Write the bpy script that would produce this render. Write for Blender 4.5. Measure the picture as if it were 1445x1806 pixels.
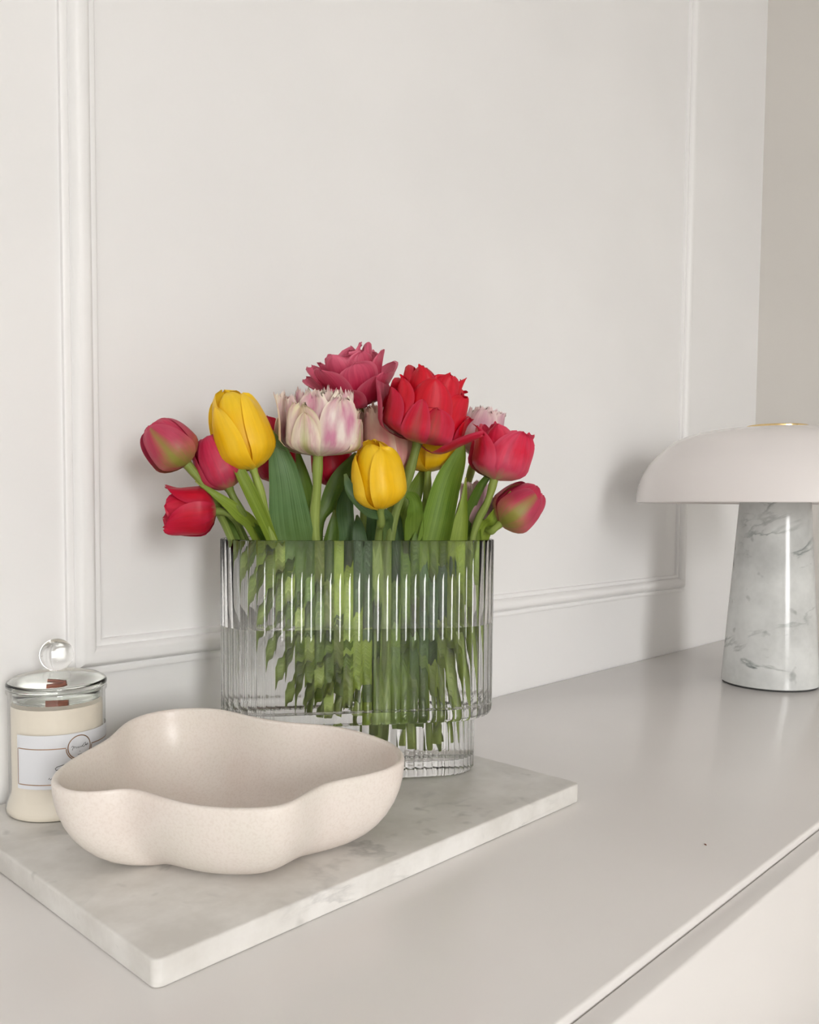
import bpy, bmesh, math, random
import numpy as np
from mathutils import Vector, Matrix, noise as mnoise

for o in list(bpy.data.objects):
    bpy.data.objects.remove(o, do_unlink=True)
SC = bpy.context.scene
COL = SC.collection
PI = math.pi

# ------------------------------------------------------------------ camera
cam_data = bpy.data.cameras.new('camera')
cam = bpy.data.objects.new('camera', cam_data)
COL.objects.link(cam)
cam_data.sensor_fit = 'HORIZONTAL'
cam_data.sensor_width = 36.0
cam_data.lens = 1502.53 / 1445.0 * 36.0
cam_data.shift_y = 75.85 / 1445.0
cam_data.clip_start = 0.02
RGT = Vector((0.6891321, -0.7245912, 0.0080396))
UPV = Vector((0.0343930, 0.0437881, 0.9984487))
FWD = Vector((0.7238191, 0.6877865, -0.0550967))
m = Matrix((RGT, UPV, -FWD)).transposed().to_4x4()
m.translation = Vector((0.0, -0.74, 0.26844))
cam.matrix_world = m
SC.camera = cam

# ------------------------------------------------------------------ world, light, exposure
world = bpy.data.worlds.new('world')
SC.world = world
world.use_nodes = True
world.node_tree.nodes['Background'].inputs[0].default_value = (0.996, 0.987, 0.978, 1)
# overcast sky: luminance rises from the horizon to the zenith as (1 + 2 sin h) / 3
wn = world.node_tree
w_tc = wn.nodes.new('ShaderNodeTexCoord')
w_sp = wn.nodes.new('ShaderNodeSeparateXYZ')
w_cl = wn.nodes.new('ShaderNodeClamp')
w_ma = wn.nodes.new('ShaderNodeMath')
w_ma.operation = 'MULTIPLY_ADD'
SKY_ZENITH = 46.5
w_ma.inputs[1].default_value = SKY_ZENITH * 2 / 3
w_ma.inputs[2].default_value = SKY_ZENITH / 3
wn.links.new(w_tc.outputs['Generated'], w_sp.inputs[0])
wn.links.new(w_sp.outputs['Z'], w_cl.inputs[0])
wn.links.new(w_cl.outputs[0], w_ma.inputs[0])
wn.links.new(w_ma.outputs[0], wn.nodes['Background'].inputs[1])

def area_light(name, loc, target, sx, sy, power, col):
    l = bpy.data.lights.new(name, 'AREA')
    l.shape = 'RECTANGLE'
    l.size = sx
    l.size_y = sy
    l.energy = power
    l.color = col
    o = bpy.data.objects.new(name, l)
    COL.objects.link(o)
    o.location = loc
    d = Vector(target) - Vector(loc)
    o.rotation_euler = d.to_track_quat('-Z', 'Y').to_euler()
    return o

# room: x -3.0..1.866, y -5.2..0, z -0.8..2.0 ; windows in the wall behind the camera
ROOM = dict(x0=-3.0, x1=1.866, y0=-5.2, z0=-0.80, z1=2.0)
WINS = [(-2.10, -0.75, 0.05, 1.90)]      # x0, x1, z0, z1
for (wx0, wx1, wz0, wz1) in WINS:                                   # sampling portals only: the light itself is the sky outside
    pl = area_light('window_portal', ((wx0 + wx1) / 2, -5.205, (wz0 + wz1) / 2), ((wx0 + wx1) / 2, 0, (wz0 + wz1) / 2), wx1 - wx0, wz1 - wz0, 1, (1, 1, 1))
    pl.data.cycles.is_portal = True

SC.view_settings.view_transform = 'Standard'
SC.view_settings.look = 'None'
SC.view_settings.exposure = 0.0
SC.view_settings.gamma = 1.0
SC.view_settings.use_curve_mapping = False
SC.cycles.use_denoising = True
SC.cycles.use_adaptive_sampling = True
SC.cycles.adaptive_threshold = 0.06
SC.cycles.max_bounces = 16
SC.cycles.diffuse_bounces = 5
SC.cycles.transmission_bounces = 14
SC.cycles.glossy_bounces = 4
SC.cycles.blur_glossy = 0.15
SC.cycles.caustics_refractive = True
SC.cycles.caustics_reflective = True
SC.cycles.sample_clamp_indirect = 30.0

# ------------------------------------------------------------------ helpers
def mesh_obj(name, verts, faces, mat=None, parent=None, smooth=True, uvs=None, sharp=None):
    me = bpy.data.meshes.new(name)
    me.from_pydata([tuple(v) for v in verts], [], faces)
    me.update()
    if uvs is not None:
        lay = me.uv_layers.new(name='UVMap')
        for lp in me.loops:
            lay.data[lp.index].uv = uvs[lp.vertex_index]
    if smooth:
        me.polygons.foreach_set('use_smooth', [True] * len(me.polygons))
    if sharp is not None:
        me.set_sharp_from_angle(angle=sharp)
    o = bpy.data.objects.new(name, me)
    COL.objects.link(o)
    if mat is not None:
        me.materials.append(mat)
    if parent is not None:
        o.parent = parent
    return o

def fix_normals(o):
    bm = bmesh.new()
    bm.from_mesh(o.data)
    bmesh.ops.recalc_face_normals(bm, faces=bm.faces)
    bm.to_mesh(o.data)
    bm.free()

def box(name, lo, hi, mat, parent=None, bevel=0.0, seg=3):
    bm = bmesh.new()
    bmesh.ops.create_cube(bm, size=1.0)
    for v in bm.verts:
        v.co = Vector([lo[i] + (v.co[i] + 0.5) * (hi[i] - lo[i]) for i in range(3)])
    if bevel > 0:
        bmesh.ops.bevel(bm, geom=list(bm.edges), offset=bevel, segments=seg, profile=0.5, affect='EDGES')
    me = bpy.data.meshes.new(name)
    bm.to_mesh(me)
    bm.free()
    if bevel > 0:
        me.polygons.foreach_set('use_smooth', [True] * len(me.polygons))
        me.set_sharp_from_angle(angle=math.radians(50))
    o = bpy.data.objects.new(name, me)
    COL.objects.link(o)
    me.materials.append(mat)
    if parent is not None:
        o.parent = parent
    return o

def empty(name, loc=(0, 0, 0)):
    o = bpy.data.objects.new(name, None)
    COL.objects.link(o)
    o.location = loc
    o.empty_display_size = 0.02
    return o

def tag(o, label=None, cat=None, group=None, kind=None):
    if label: o['label'] = label
    if cat: o['category'] = cat
    if group: o['group'] = group
    if kind: o['kind'] = kind
    return o

def lathe(name, prof, n, mat, parent=None, center=(0, 0), sharp=math.radians(40)):
    verts, faces = [], []
    rings = []
    for (r, z) in prof:
        if r < 1e-6:
            rings.append([len(verts)])
            verts.append((center[0], center[1], z))
        else:
            rings.append(list(range(len(verts), len(verts) + n)))
            for k in range(n):
                a = 2 * PI * k / n
                verts.append((center[0] + r * math.cos(a), center[1] + r * math.sin(a), z))
    for a, b in zip(rings[:-1], rings[1:]):
        for k in range(n):
            k2 = (k + 1) % n
            if len(a) == 1 and len(b) == 1:
                continue
            if len(a) == 1:
                faces.append((a[0], b[k2], b[k]))
            elif len(b) == 1:
                faces.append((a[k], a[k2], b[0]))
            else:
                faces.append((a[k], a[k2], b[k2], b[k]))
    o = mesh_obj(name, verts, faces, mat, parent, True, None, None)
    fix_normals(o)
    if sharp:
        o.data.set_sharp_from_angle(angle=sharp)
    return o

def catmull(P, n):
    P = [np.array(p, float) for p in P]
    Q = [2 * P[0] - P[1]] + P + [2 * P[-1] - P[-2]]
    out = []
    segs = len(P) - 1
    for i in range(n):
        t = i / (n - 1) * segs
        k = min(int(t), segs - 1)
        t -= k
        a, b, c, d = Q[k], Q[k + 1], Q[k + 2], Q[k + 3]
        out.append(0.5 * ((2 * b) + (-a + c) * t + (2 * a - 5 * b + 4 * c - d) * t * t + (-a + 3 * b - 3 * c + d) * t ** 3))
    return out

def tube(name, pts, radii, mat, parent=None, n=10):
    verts, faces, uvs = [], [], []
    prev = None
    for i, p in enumerate(pts):
        t = pts[min(i + 1, len(pts) - 1)] - pts[max(i - 1, 0)]
        t = t / np.linalg.norm(t)
        ref = np.array([1.0, 0, 0]) if prev is None else prev
        s = ref - t * (ref @ t)
        s /= np.linalg.norm(s)
        prev = s
        b = np.cross(t, s)
        for k in range(n):
            a = 2 * PI * k / n
            verts.append(p + radii[i] * (math.cos(a) * s + math.sin(a) * b))
            uvs.append((k / n, i / (len(pts) - 1)))
    for i in range(len(pts) - 1):
        for k in range(n):
            k2 = (k + 1) % n
            faces.append((i * n + k, i * n + k2, (i + 1) * n + k2, (i + 1) * n + k))
    faces.append(tuple(range(n))[::-1])
    faces.append(tuple(range((len(pts) - 1) * n, len(pts) * n)))
    return mesh_obj(name, verts, faces, mat, parent, True, uvs)

# ------------------------------------------------------------------ materials
def new_mat(name):
    mt = bpy.data.materials.new(name)
    mt.use_nodes = True
    nt = mt.node_tree
    nt.nodes.clear()
    out = nt.nodes.new('ShaderNodeOutputMaterial')
    return mt, nt, out

def N(nt, typ, **kw):
    n = nt.nodes.new(typ)
    for k, v in kw.items():
        if k.startswith('i_'):
            key = k[2:].replace('_', ' ')
            n.inputs[key].default_value = v
        else:
            setattr(n, k, v)
    return n

def rgba(c):
    return (c[0], c[1], c[2], 1.0)

def srgb(r, g, b):
    f = lambda x: (x / 255 / 12.92) if x / 255 <= 0.04045 else ((x / 255 + 0.055) / 1.055) ** 2.4
    return (f(r), f(g), f(b))

def ramp(nt, stops, interp='LINEAR'):
    n = nt.nodes.new('ShaderNodeValToRGB')
    n.color_ramp.interpolation = interp
    el = n.color_ramp.elements
    while len(el) > 1:
        el.remove(el[-1])
    el[0].position = stops[0][0]
    el[0].color = rgba(stops[0][1])
    for p_, c_ in stops[1:]:
        e = el.new(p_)
        e.color = rgba(c_)
    return n

def mixc(nt, fac, a, b, mode='MIX'):
    n = nt.nodes.new('ShaderNodeMix')
    n.data_type = 'RGBA'
    n.blend_type = mode
    for sock, val in ((n.inputs[0], fac), (n.inputs[6], a), (n.inputs[7], b)):
        if isinstance(val, bpy.types.NodeSocket):
            nt.links.new(val, sock)
        elif isinstance(val, (int, float)):
            sock.default_value = val
        else:
            sock.default_value = rgba(val)
    return n.outputs[2]

def paint(name, col, rough=0.5, bump=0.02, scale=180.0, spec=0.5, vary=0.02):
    mt, nt, out = new_mat(name)
    b = N(nt, 'ShaderNodeBsdfPrincipled', i_Roughness=rough)
    b.inputs['Specular IOR Level'].default_value = spec
    tc = N(nt, 'ShaderNodeTexCoord')
    n1 = N(nt, 'ShaderNodeTexNoise', i_Scale=scale, i_Detail=4.0)
    n2 = N(nt, 'ShaderNodeTexNoise', i_Scale=3.0, i_Detail=2.0)
    nt.links.new(tc.outputs['Object'], n1.inputs['Vector'])
    nt.links.new(tc.outputs['Object'], n2.inputs['Vector'])
    c2 = tuple(c * (1 - vary * 2) for c in col)
    r = ramp(nt, [(0.35, c2), (0.65, col)])
    nt.links.new(n2.outputs['Fac'], r.inputs['Fac'])
    nt.links.new(r.outputs['Color'], b.inputs['Base Color'])
    if bump > 0:
        bp = N(nt, 'ShaderNodeBump', i_Strength=bump, i_Distance=0.002)
        nt.links.new(n1.outputs['Fac'], bp.inputs['Height'])
        nt.links.new(bp.outputs['Normal'], b.inputs['Normal'])
    nt.links.new(b.outputs['BSDF'], out.inputs['Surface'])
    return mt

def marble(name, base, cloud, vein, vein_scale, vein_w, rough, spots=0.0, spot_col=None, cloud_scale=6.0, seed=0.0, vein_amt=1.0):
    mt, nt, out = new_mat(name)
    b = N(nt, 'ShaderNodeBsdfPrincipled', i_Roughness=rough)
    tc = N(nt, 'ShaderNodeTexCoord')
    mp = N(nt, 'ShaderNodeMapping')
    mp.inputs['Location'].default_value = (seed, seed * 1.7, seed * 0.6)
    nt.links.new(tc.outputs['Object'], mp.inputs['Vector'])
    cl = N(nt, 'ShaderNodeTexNoise', i_Scale=cloud_scale, i_Detail=5.0, i_Roughness=0.6)
    nt.links.new(mp.outputs['Vector'], cl.inputs['Vector'])
    r1 = ramp(nt, [(0.36, cloud), (0.62, base)])
    nt.links.new(cl.outputs['Fac'], r1.inputs['Fac'])
    # veins: thin level set of a distorted noise
    vn = N(nt, 'ShaderNodeTexNoise', i_Scale=vein_scale, i_Detail=6.0, i_Roughness=0.55, i_Distortion=0.6)
    mp2 = N(nt, 'ShaderNodeMapping')
    mp2.inputs['Rotation'].default_value = (0.2, 0.5, 0.4)
    mp2.inputs['Scale'].default_value = (0.7, 0.7, 2.0)
    nt.links.new(mp.outputs['Vector'], mp2.inputs['Vector'])
    nt.links.new(mp2.outputs['Vector'], vn.inputs['Vector'])
    rv = ramp(nt, [(0.5 - vein_w, (0, 0, 0)), (0.5, (1, 1, 1)), (0.5 + vein_w * 0.6, (0, 0, 0))])
    nt.links.new(vn.outputs['Fac'], rv.inputs['Fac'])
    gate = N(nt, 'ShaderNodeTexNoise', i_Scale=vein_scale * 1.6, i_Detail=3.0)
    nt.links.new(mp.outputs['Vector'], gate.inputs['Vector'])
    rg = ramp(nt, [(0.45, (0, 0, 0)), (0.68, (1, 1, 1))])
    nt.links.new(gate.outputs['Fac'], rg.inputs['Fac'])
    mul = N(nt, 'ShaderNodeMath', operation='MULTIPLY')
    nt.links.new(rv.outputs['Color'], mul.inputs[0])
    nt.links.new(rg.outputs['Color'], mul.inputs[1])
    mul2 = N(nt, 'ShaderNodeMath', operation='MULTIPLY')
    nt.links.new(mul.outputs[0], mul2.inputs[0])
    mul2.inputs[1].default_value = vein_amt
    col = mixc(nt, mul2.outputs[0], r1.outputs['Color'], vein)
    if spots > 0:
        sp = N(nt, 'ShaderNodeTexNoise', i_Scale=vein_scale * 5, i_Detail=2.0)
        nt.links.new(mp.outputs['Vector'], sp.inputs['Vector'])
        rs = ramp(nt, [(0.66, (0, 0, 0)), (0.78, (spots,) * 3)])
        nt.links.new(sp.outputs['Fac'], rs.inputs['Fac'])
        col = mixc(nt, rs.outputs['Color'], col, spot_col or vein)
    nt.links.new(col, b.inputs['Base Color'])
    nt.links.new(b.outputs['BSDF'], out.inputs['Surface'])
    return mt

def glass(name, ior, col=(1, 1, 1), rough=0.0):
    mt, nt, out = new_mat(name)
    g = N(nt, 'ShaderNodeBsdfGlass', i_IOR=ior, i_Roughness=rough)
    g.inputs['Color'].default_value = rgba(col)
    nt.links.new(g.outputs['BSDF'], out.inputs['Surface'])
    return mt

def thin_glass(name, tint=(0.97, 0.975, 0.97)):
    # a thin-walled pane: light passes straight, only the Fresnel reflection is added
    mt, nt, out = new_mat(name)
    t = N(nt, 'ShaderNodeBsdfTransparent')
    t.inputs['Color'].default_value = rgba(tint)
    g = N(nt, 'ShaderNodeBsdfGlossy', i_Roughness=0.02)
    lw = N(nt, 'ShaderNodeLayerWeight', i_Blend=0.5)
    pw = N(nt, 'ShaderNodeMath', operation='POWER')
    nt.links.new(lw.outputs['Facing'], pw.inputs[0])
    pw.inputs[1].default_value = 4.0
    f = N(nt, 'ShaderNodeMath', operation='MULTIPLY_ADD')
    nt.links.new(pw.outputs[0], f.inputs[0])
    f.inputs[1].default_value = 0.75
    f.inputs[2].default_value = 0.04
    mx = N(nt, 'ShaderNodeMixShader')
    nt.links.new(f.outputs[0], mx.inputs[0])
    nt.links.new(t.outputs[0], mx.inputs[1])
    nt.links.new(g.outputs[0], mx.inputs[2])
    nt.links.new(mx.outputs[0], out.inputs['Surface'])
    return mt

def petal_mat(name, stops, streak, streak_amt, edge=None, edge_amt=0.0, trans=0.25, rough=0.42, green=None, green_amt=0.0, vary=0.12):
    """stops: colour along the petal (0 base, 1 tip); streak: long fibres; edge: colour at the margins; green: broad mid-rib flame"""
    mt, nt, out = new_mat(name)
    uv = N(nt, 'ShaderNodeUVMap')
    sep = N(nt, 'ShaderNodeSeparateXYZ')
    nt.links.new(uv.outputs['UV'], sep.inputs[0])
    oi = N(nt, 'ShaderNodeObjectInfo')
    # fibres
    mp = N(nt, 'ShaderNodeMapping')
    mp.inputs['Scale'].default_value = (14, 1.3, 1)
    nt.links.new(uv.outputs['UV'], mp.inputs['Vector'])
    addv = N(nt, 'ShaderNodeVectorMath', operation='ADD')
    nt.links.new(mp.outputs['Vector'], addv.inputs[0])
    rnd = N(nt, 'ShaderNodeMath', operation='MULTIPLY')
    rnd.inputs[1].default_value = 40.0
    nt.links.new(oi.outputs['Random'], rnd.inputs[0])
    cmb = N(nt, 'ShaderNodeCombineXYZ')
    nt.links.new(rnd.outputs[0], cmb.inputs[2])
    nt.links.new(cmb.outputs[0], addv.inputs[1])
    ns = N(nt, 'ShaderNodeTexNoise', i_Scale=1.0, i_Detail=4.0, i_Roughness=0.6)
    nt.links.new(addv.outputs[0], ns.inputs['Vector'])
    # broad patches
    mp2 = N(nt, 'ShaderNodeMapping')
    mp2.inputs['Scale'].default_value = (2.6, 1.4, 1)
    nt.links.new(uv.outputs['UV'], mp2.inputs['Vector'])
    addv2 = N(nt, 'ShaderNodeVectorMath', operation='ADD')
    nt.links.new(mp2.outputs['Vector'], addv2.inputs[0])
    nt.links.new(cmb.outputs[0], addv2.inputs[1])
    nb = N(nt, 'ShaderNodeTexNoise', i_Scale=1.2, i_Detail=3.0)
    nt.links.new(addv2.outputs[0], nb.inputs['Vector'])
    # along, jittered by fibres
    j = N(nt, 'ShaderNodeMath', operation='MULTIPLY_ADD')
    nt.links.new(ns.outputs['Fac'], j.inputs[0])
    j.inputs[1].default_value = 0.30
    sub = N(nt, 'ShaderNodeMath', operation='SUBTRACT')
    nt.links.new(sep.outputs['Y'], sub.inputs[0])
    sub.inputs[1].default_value = 0.15
    nt.links.new(sub.outputs[0], j.inputs[2])
    r = ramp(nt, stops)
    nt.links.new(j.outputs[0], r.inputs['Fac'])
    col = r.outputs['Color']
    rs = ramp(nt, [(0.42, (0, 0, 0)), (0.70, (streak_amt,) * 3)])
    nt.links.new(nb.outputs['Fac'], rs.inputs['Fac'])
    col = mixc(nt, rs.outputs['Color'], col, streak)
    rf = ramp(nt, [(0.35, (1 - vary,) * 3), (0.65, (1 + vary * 0.4,) * 3)])
    nt.links.new(ns.outputs['Fac'], rf.inputs['Fac'])
    col = mixc(nt, 1.0, col, rf.outputs['Color'], 'MULTIPLY')
    # |2u-1|
    uu = N(nt, 'ShaderNodeMath', operation='MULTIPLY_ADD')
    nt.links.new(sep.outputs['X'], uu.inputs[0])
    uu.inputs[1].default_value = 2.0
    uu.inputs[2].default_value = -1.0
    ab = N(nt, 'ShaderNodeMath', operation='ABSOLUTE')
    nt.links.new(uu.outputs[0], ab.inputs[0])
    if edge is not None:
        re = ramp(nt, [(0.70, (0, 0, 0)), (1.0, (edge_amt,) * 3)])
        nt.links.new(ab.outputs[0], re.inputs['Fac'])
        col = mixc(nt, re.outputs['Color'], col, edge)
    if green is not None:
        # flame up the middle of the petal
        g0 = N(nt, 'ShaderNodeMath', operation='MULTIPLY_ADD')
        nt.links.new(ns.outputs['Fac'], g0.inputs[0])
        g0.inputs[1].default_value = 0.5
        nt.links.new(ab.outputs[0], g0.inputs[2])
        g1 = N(nt, 'ShaderNodeMath', operation='MULTIPLY_ADD')
        nt.links.new(sep.outputs['Y'], g1.inputs[0])
        g1.inputs[1].default_value = 0.45
        nt.links.new(g0.outputs[0], g1.inputs[2])
        rg = ramp(nt, [(0.45, (green_amt,) * 3), (0.95, (0, 0, 0))])
        nt.links.new(g1.outputs[0], rg.inputs['Fac'])
        col = mixc(nt, rg.outputs['Color'], col, green)
    b = N(nt, 'ShaderNodeBsdfPrincipled', i_Roughness=rough)
    b.inputs['Specular IOR Level'].default_value = 0.35
    nt.links.new(col, b.inputs['Base Color'])
    bp = N(nt, 'ShaderNodeBump', i_Strength=0.12, i_Distance=0.001)
    nt.links.new(ns.outputs['Fac'], bp.inputs['Height'])
    nt.links.new(bp.outputs['Normal'], b.inputs['Normal'])
    t = N(nt, 'ShaderNodeBsdfTranslucent')
    nt.links.new(col, t.inputs['Color'])
    mx = N(nt, 'ShaderNodeMixShader')
    mx.inputs[0].default_value = trans
    nt.links.new(b.outputs['BSDF'], mx.inputs[1])
    nt.links.new(t.outputs['BSDF'], mx.inputs[2])
    nt.links.new(mx.outputs[0], out.inputs['Surface'])
    return mt

def leaf_mat(name, c_dark, c_light, tipc, rough=0.45):
    mt, nt, out = new_mat(name)
    uv = N(nt, 'ShaderNodeUVMap')
    sep = N(nt, 'ShaderNodeSeparateXYZ')
    nt.links.new(uv.outputs['UV'], sep.inputs[0])
    mp = N(nt, 'ShaderNodeMapping')
    mp.inputs['Scale'].default_value = (34, 1.0, 1)
    nt.links.new(uv.outputs['UV'], mp.inputs['Vector'])
    ns = N(nt, 'ShaderNodeTexNoise', i_Scale=1.0, i_Detail=3.0)
    nt.links.new(mp.outputs['Vector'], ns.inputs['Vector'])
    tc = N(nt, 'ShaderNodeTexCoord')
    nb = N(nt, 'ShaderNodeTexNoise', i_Scale=26.0, i_Detail=3.0)
    nt.links.new(tc.outputs['Object'], nb.inputs['Vector'])
    r = ramp(nt, [(0.34, c_dark), (0.66, c_light)])
    nt.links.new(ns.outputs['Fac'], r.inputs['Fac'])
    rb = ramp(nt, [(0.4, (0, 0, 0)), (0.7, (0.6, 0.6, 0.6))])
    nt.links.new(nb.outputs['Fac'], rb.inputs['Fac'])
    col = mixc(nt, rb.outputs['Color'], r.outputs['Color'], c_light)
    rt = ramp(nt, [(0.90, (0, 0, 0)), (1.0, (0.8, 0.8, 0.8))])
    nt.links.new(sep.outputs['Y'], rt.inputs['Fac'])
    col = mixc(nt, rt.outputs['Color'], col, tipc)
    rl = ramp(nt, [(0.10, (0.45, 0.45, 0.45)), (0.5, (0, 0, 0))])
    nt.links.new(sep.outputs['Y'], rl.inputs['Fac'])
    col = mixc(nt, rl.outputs['Color'], col, srgb(150, 168, 70))
    oi = N(nt, 'ShaderNodeObjectInfo')
    ro = ramp(nt, [(0.0, (0.55, 0.58, 0.55)), (1.0, (1.12, 1.1, 1.0))])
    nt.links.new(oi.outputs['Random'], ro.inputs['Fac'])
    col = mixc(nt, 1.0, col, ro.outputs['Color'], 'MULTIPLY')
    b = N(nt, 'ShaderNodeBsdfPrincipled', i_Roughness=rough)
    nt.links.new(col, b.inputs['Base Color'])
    bp = N(nt, 'ShaderNodeBump', i_Strength=0.25, i_Distance=0.001)
    nt.links.new(ns.outputs['Fac'], bp.inputs['Height'])
    nt.links.new(bp.outputs['Normal'], b.inputs['Normal'])
    t = N(nt, 'ShaderNodeBsdfTranslucent')
    nt.links.new(col, t.inputs['Color'])
    mx = N(nt, 'ShaderNodeMixShader')
    mx.inputs[0].default_value = 0.22
    nt.links.new(b.outputs['BSDF'], mx.inputs[1])
    nt.links.new(t.outputs['BSDF'], mx.inputs[2])
    nt.links.new(mx.outputs[0], out.inputs['Surface'])
    return mt

M = {}
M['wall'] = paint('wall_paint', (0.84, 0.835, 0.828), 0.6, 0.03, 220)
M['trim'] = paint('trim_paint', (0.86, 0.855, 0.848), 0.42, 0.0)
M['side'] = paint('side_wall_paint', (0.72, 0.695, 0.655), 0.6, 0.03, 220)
M['paving'] = paint('grey_paving', (0.10, 0.10, 0.095), 0.8, 0.0)
M['floor'] = paint('floor_oak', (0.64, 0.605, 0.565), 0.5, 0.02, 40, vary=0.1)
M['lacquer'] = paint('white_lacquer', (0.835, 0.81, 0.79), 0.22, 0.003, 400)
M['board'] = marble('board_marble', srgb(228, 226, 222), srgb(208, 205, 199), srgb(150, 150, 147), 9.0, 0.03, 0.42,
                    spots=0.55, spot_col=srgb(165, 164, 158), cloud_scale=16.0, seed=3.1, vein_amt=0.5)
M['stem_marble'] = marble('lamp_marble', srgb(220, 222, 220), srgb(190, 192, 190), srgb(104, 112, 110), 7.0, 0.030, 0.14,
                          spots=0.8, spot_col=srgb(112, 116, 114), cloud_scale=9.0, seed=4.6, vein_amt=0.95)
M['shade'] = paint('shade_opal', (0.83, 0.79, 0.775), 0.16, 0.0)
M['glass'] = glass('clear_glass', 1.48, (0.997, 0.998, 0.997))
M['thin_glass'] = thin_glass('jar_glass')
M['lid_glass'] = glass('lid_glass', 1.46, (0.90, 0.905, 0.895))
M['water_side'] = glass('water_against_glass', 1.333 / 1.5, (1, 1, 1))
M['water_top'] = glass('water_surface', 1.333, (1, 1, 1))
M['wax'] = paint('cream_wax', srgb(238, 229, 214), 0.5, 0.0)
M['label'] = paint('label_paper', srgb(222, 224, 228), 0.5, 0.0)
M['ink'] = paint('black_ink', (0.03, 0.03, 0.03), 0.6, 0.0)
M['wood'] = paint('wick_wood', srgb(120, 62, 40), 0.7, 0.05)
M['felt'] = paint('dark_felt', (0.05, 0.05, 0.05), 0.9, 0.0)

def metal(name, col, rough):
    mt, nt, out = new_mat(name)
    b = N(nt, 'ShaderNodeBsdfPrincipled', i_Roughness=rough, i_Metallic=1.0)
    b.inputs['Base Color'].default_value = rgba(col)
    nt.links.new(b.outputs['BSDF'], out.inputs['Surface'])
    return mt
M['brass'] = metal('brass', (0.80, 0.60, 0.30), 0.22)
M['copper'] = metal('copper_foil', (0.40, 0.23, 0.13), 0.32)

def ceramic():
    mt, nt, out = new_mat('speckled_ceramic')
    b = N(nt, 'ShaderNodeBsdfPrincipled', i_Roughness=0.33)
    tc = N(nt, 'ShaderNodeTexCoord')
    n1 = N(nt, 'ShaderNodeTexNoise', i_Scale=11.0, i_Detail=4.0)
    n2 = N(nt, 'ShaderNodeTexNoise', i_Scale=520.0, i_Detail=2.0)
    n3 = N(nt, 'ShaderNodeTexVoronoi', i_Scale=95.0)
    for n_ in (n1, n2, n3):
        nt.links.new(tc.outputs['Object'], n_.inputs['Vector'])
    r = ramp(nt, [(0.32, srgb(226, 213, 204)), (0.50, srgb(232, 223, 215)), (0.68, srgb(228, 222, 212))])
    nt.links.new(n1.outputs['Fac'], r.inputs['Fac'])
    rs = ramp(nt, [(0.30, (0.94, 0.925, 0.91)), (0.55, (1, 1, 1))])
    nt.links.new(n2.outputs['Fac'], rs.inputs['Fac'])
    col = mixc(nt, 1.0, r.outputs['Color'], rs.outputs['Color'], 'MULTIPLY')
    rv = ramp(nt, [(0.03, (0.2, 0.2, 0.2)), (0.06, (0, 0, 0))])
    nt.links.new(n3.outputs['Distance'], rv.inputs['Fac'])
    col = mixc(nt, rv.outputs['Color'], col, srgb(190, 165, 140))
    nt.links.new(col, b.inputs['Base Color'])
    bp = N(nt, 'ShaderNodeBump', i_Strength=0.05, i_Distance=0.001)
    nt.links.new(n2.outputs['Fac'], bp.inputs['Height'])
    nt.links.new(bp.outputs['Normal'], b.inputs['Normal'])
    nt.links.new(b.outputs['BSDF'], out.inputs['Surface'])
    return mt
M['ceramic'] = ceramic()

# ------------------------------------------------------------------ room shell
def wall_with_holes(name, x0, x1, z0, z1, y, holes, mat, thick):
    xs = sorted({x0, x1, *[h[0] for h in holes], *[h[1] for h in holes]})
    zs = sorted({z0, z1, *[h[2] for h in holes], *[h[3] for h in holes]})
    bm = bmesh.new()
    for a, b in zip(xs[:-1], xs[1:]):
        for c, d in zip(zs[:-1], zs[1:]):
            if any(h[0] <= a and b <= h[1] and h[2] <= c and d <= h[3] for h in holes):
                continue
            r = bmesh.ops.create_cube(bm, size=1.0)
            for v in r['verts']:
                v.co = Vector((a + (v.co.x + .5) * (b - a), y + (v.co.y + .5) * thick, c + (v.co.z + .5) * (d - c)))
    me = bpy.data.meshes.new(name)
    bm.to_mesh(me)
    bm.free()
    o = bpy.data.objects.new(name, me)
    COL.objects.link(o)
    me.materials.append(mat)
    return o

R_ = ROOM
tag(box('wall_back', (R_['x0'], 0, R_['z0']), (R_['x1'], 0.1, R_['z1']), M['wall']), kind='structure')
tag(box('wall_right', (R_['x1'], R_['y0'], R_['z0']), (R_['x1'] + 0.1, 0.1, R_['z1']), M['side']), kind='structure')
tag(box('wall_left', (R_['x0'] - 0.1, R_['y0'], R_['z0']), (R_['x0'], 0.1, R_['z1']), M['wall']), kind='structure')
tag(wall_with_holes('wall_front', R_['x0'] - 0.1, R_['x1'] + 0.1, R_['z0'], R_['z1'], R_['y0'] - 0.1, WINS, M['wall'], 0.1), kind='structure')
tag(box('floor', (R_['x0'] - 0.1, R_['y0'] - 0.1, R_['z0'] - 0.1), (R_['x1'] + 0.1, 0.1, R_['z0']), M['floor']), kind='structure')
tag(box('ceiling', (R_['x0'] - 0.1, R_['y0'] - 0.1, R_['z1']), (R_['x1'] + 0.1, 0.1, R_['z1'] + 0.1), M['wall']), kind='structure')
for i, (a, b, c, d) in enumerate(WINS):
    y = R_['y0']
    w = empty('window_%d' % (i + 1), ((a + b) / 2, y - 0.05, c))
    tag(w, kind='structure')
    def wb(nm, lo, hi, mt=M['trim']):
        o = box(nm, lo, hi, mt)
        o.parent = w
        o.matrix_parent_inverse = Matrix.Translation(-Vector(w.location))
        return o
    wb('window_frame', (a, y - 0.09, c), (a + 0.05, y - 0.05, d))
    wb('window_frame', (b - 0.05, y - 0.09, c), (b, y - 0.05, d))
    wb('window_frame', (a + 0.05, y - 0.09, c), (b - 0.05, y - 0.05, c + 0.05))
    wb('window_frame', (a + 0.05, y - 0.09, d - 0.05), (b - 0.05, y - 0.05, d))

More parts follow.
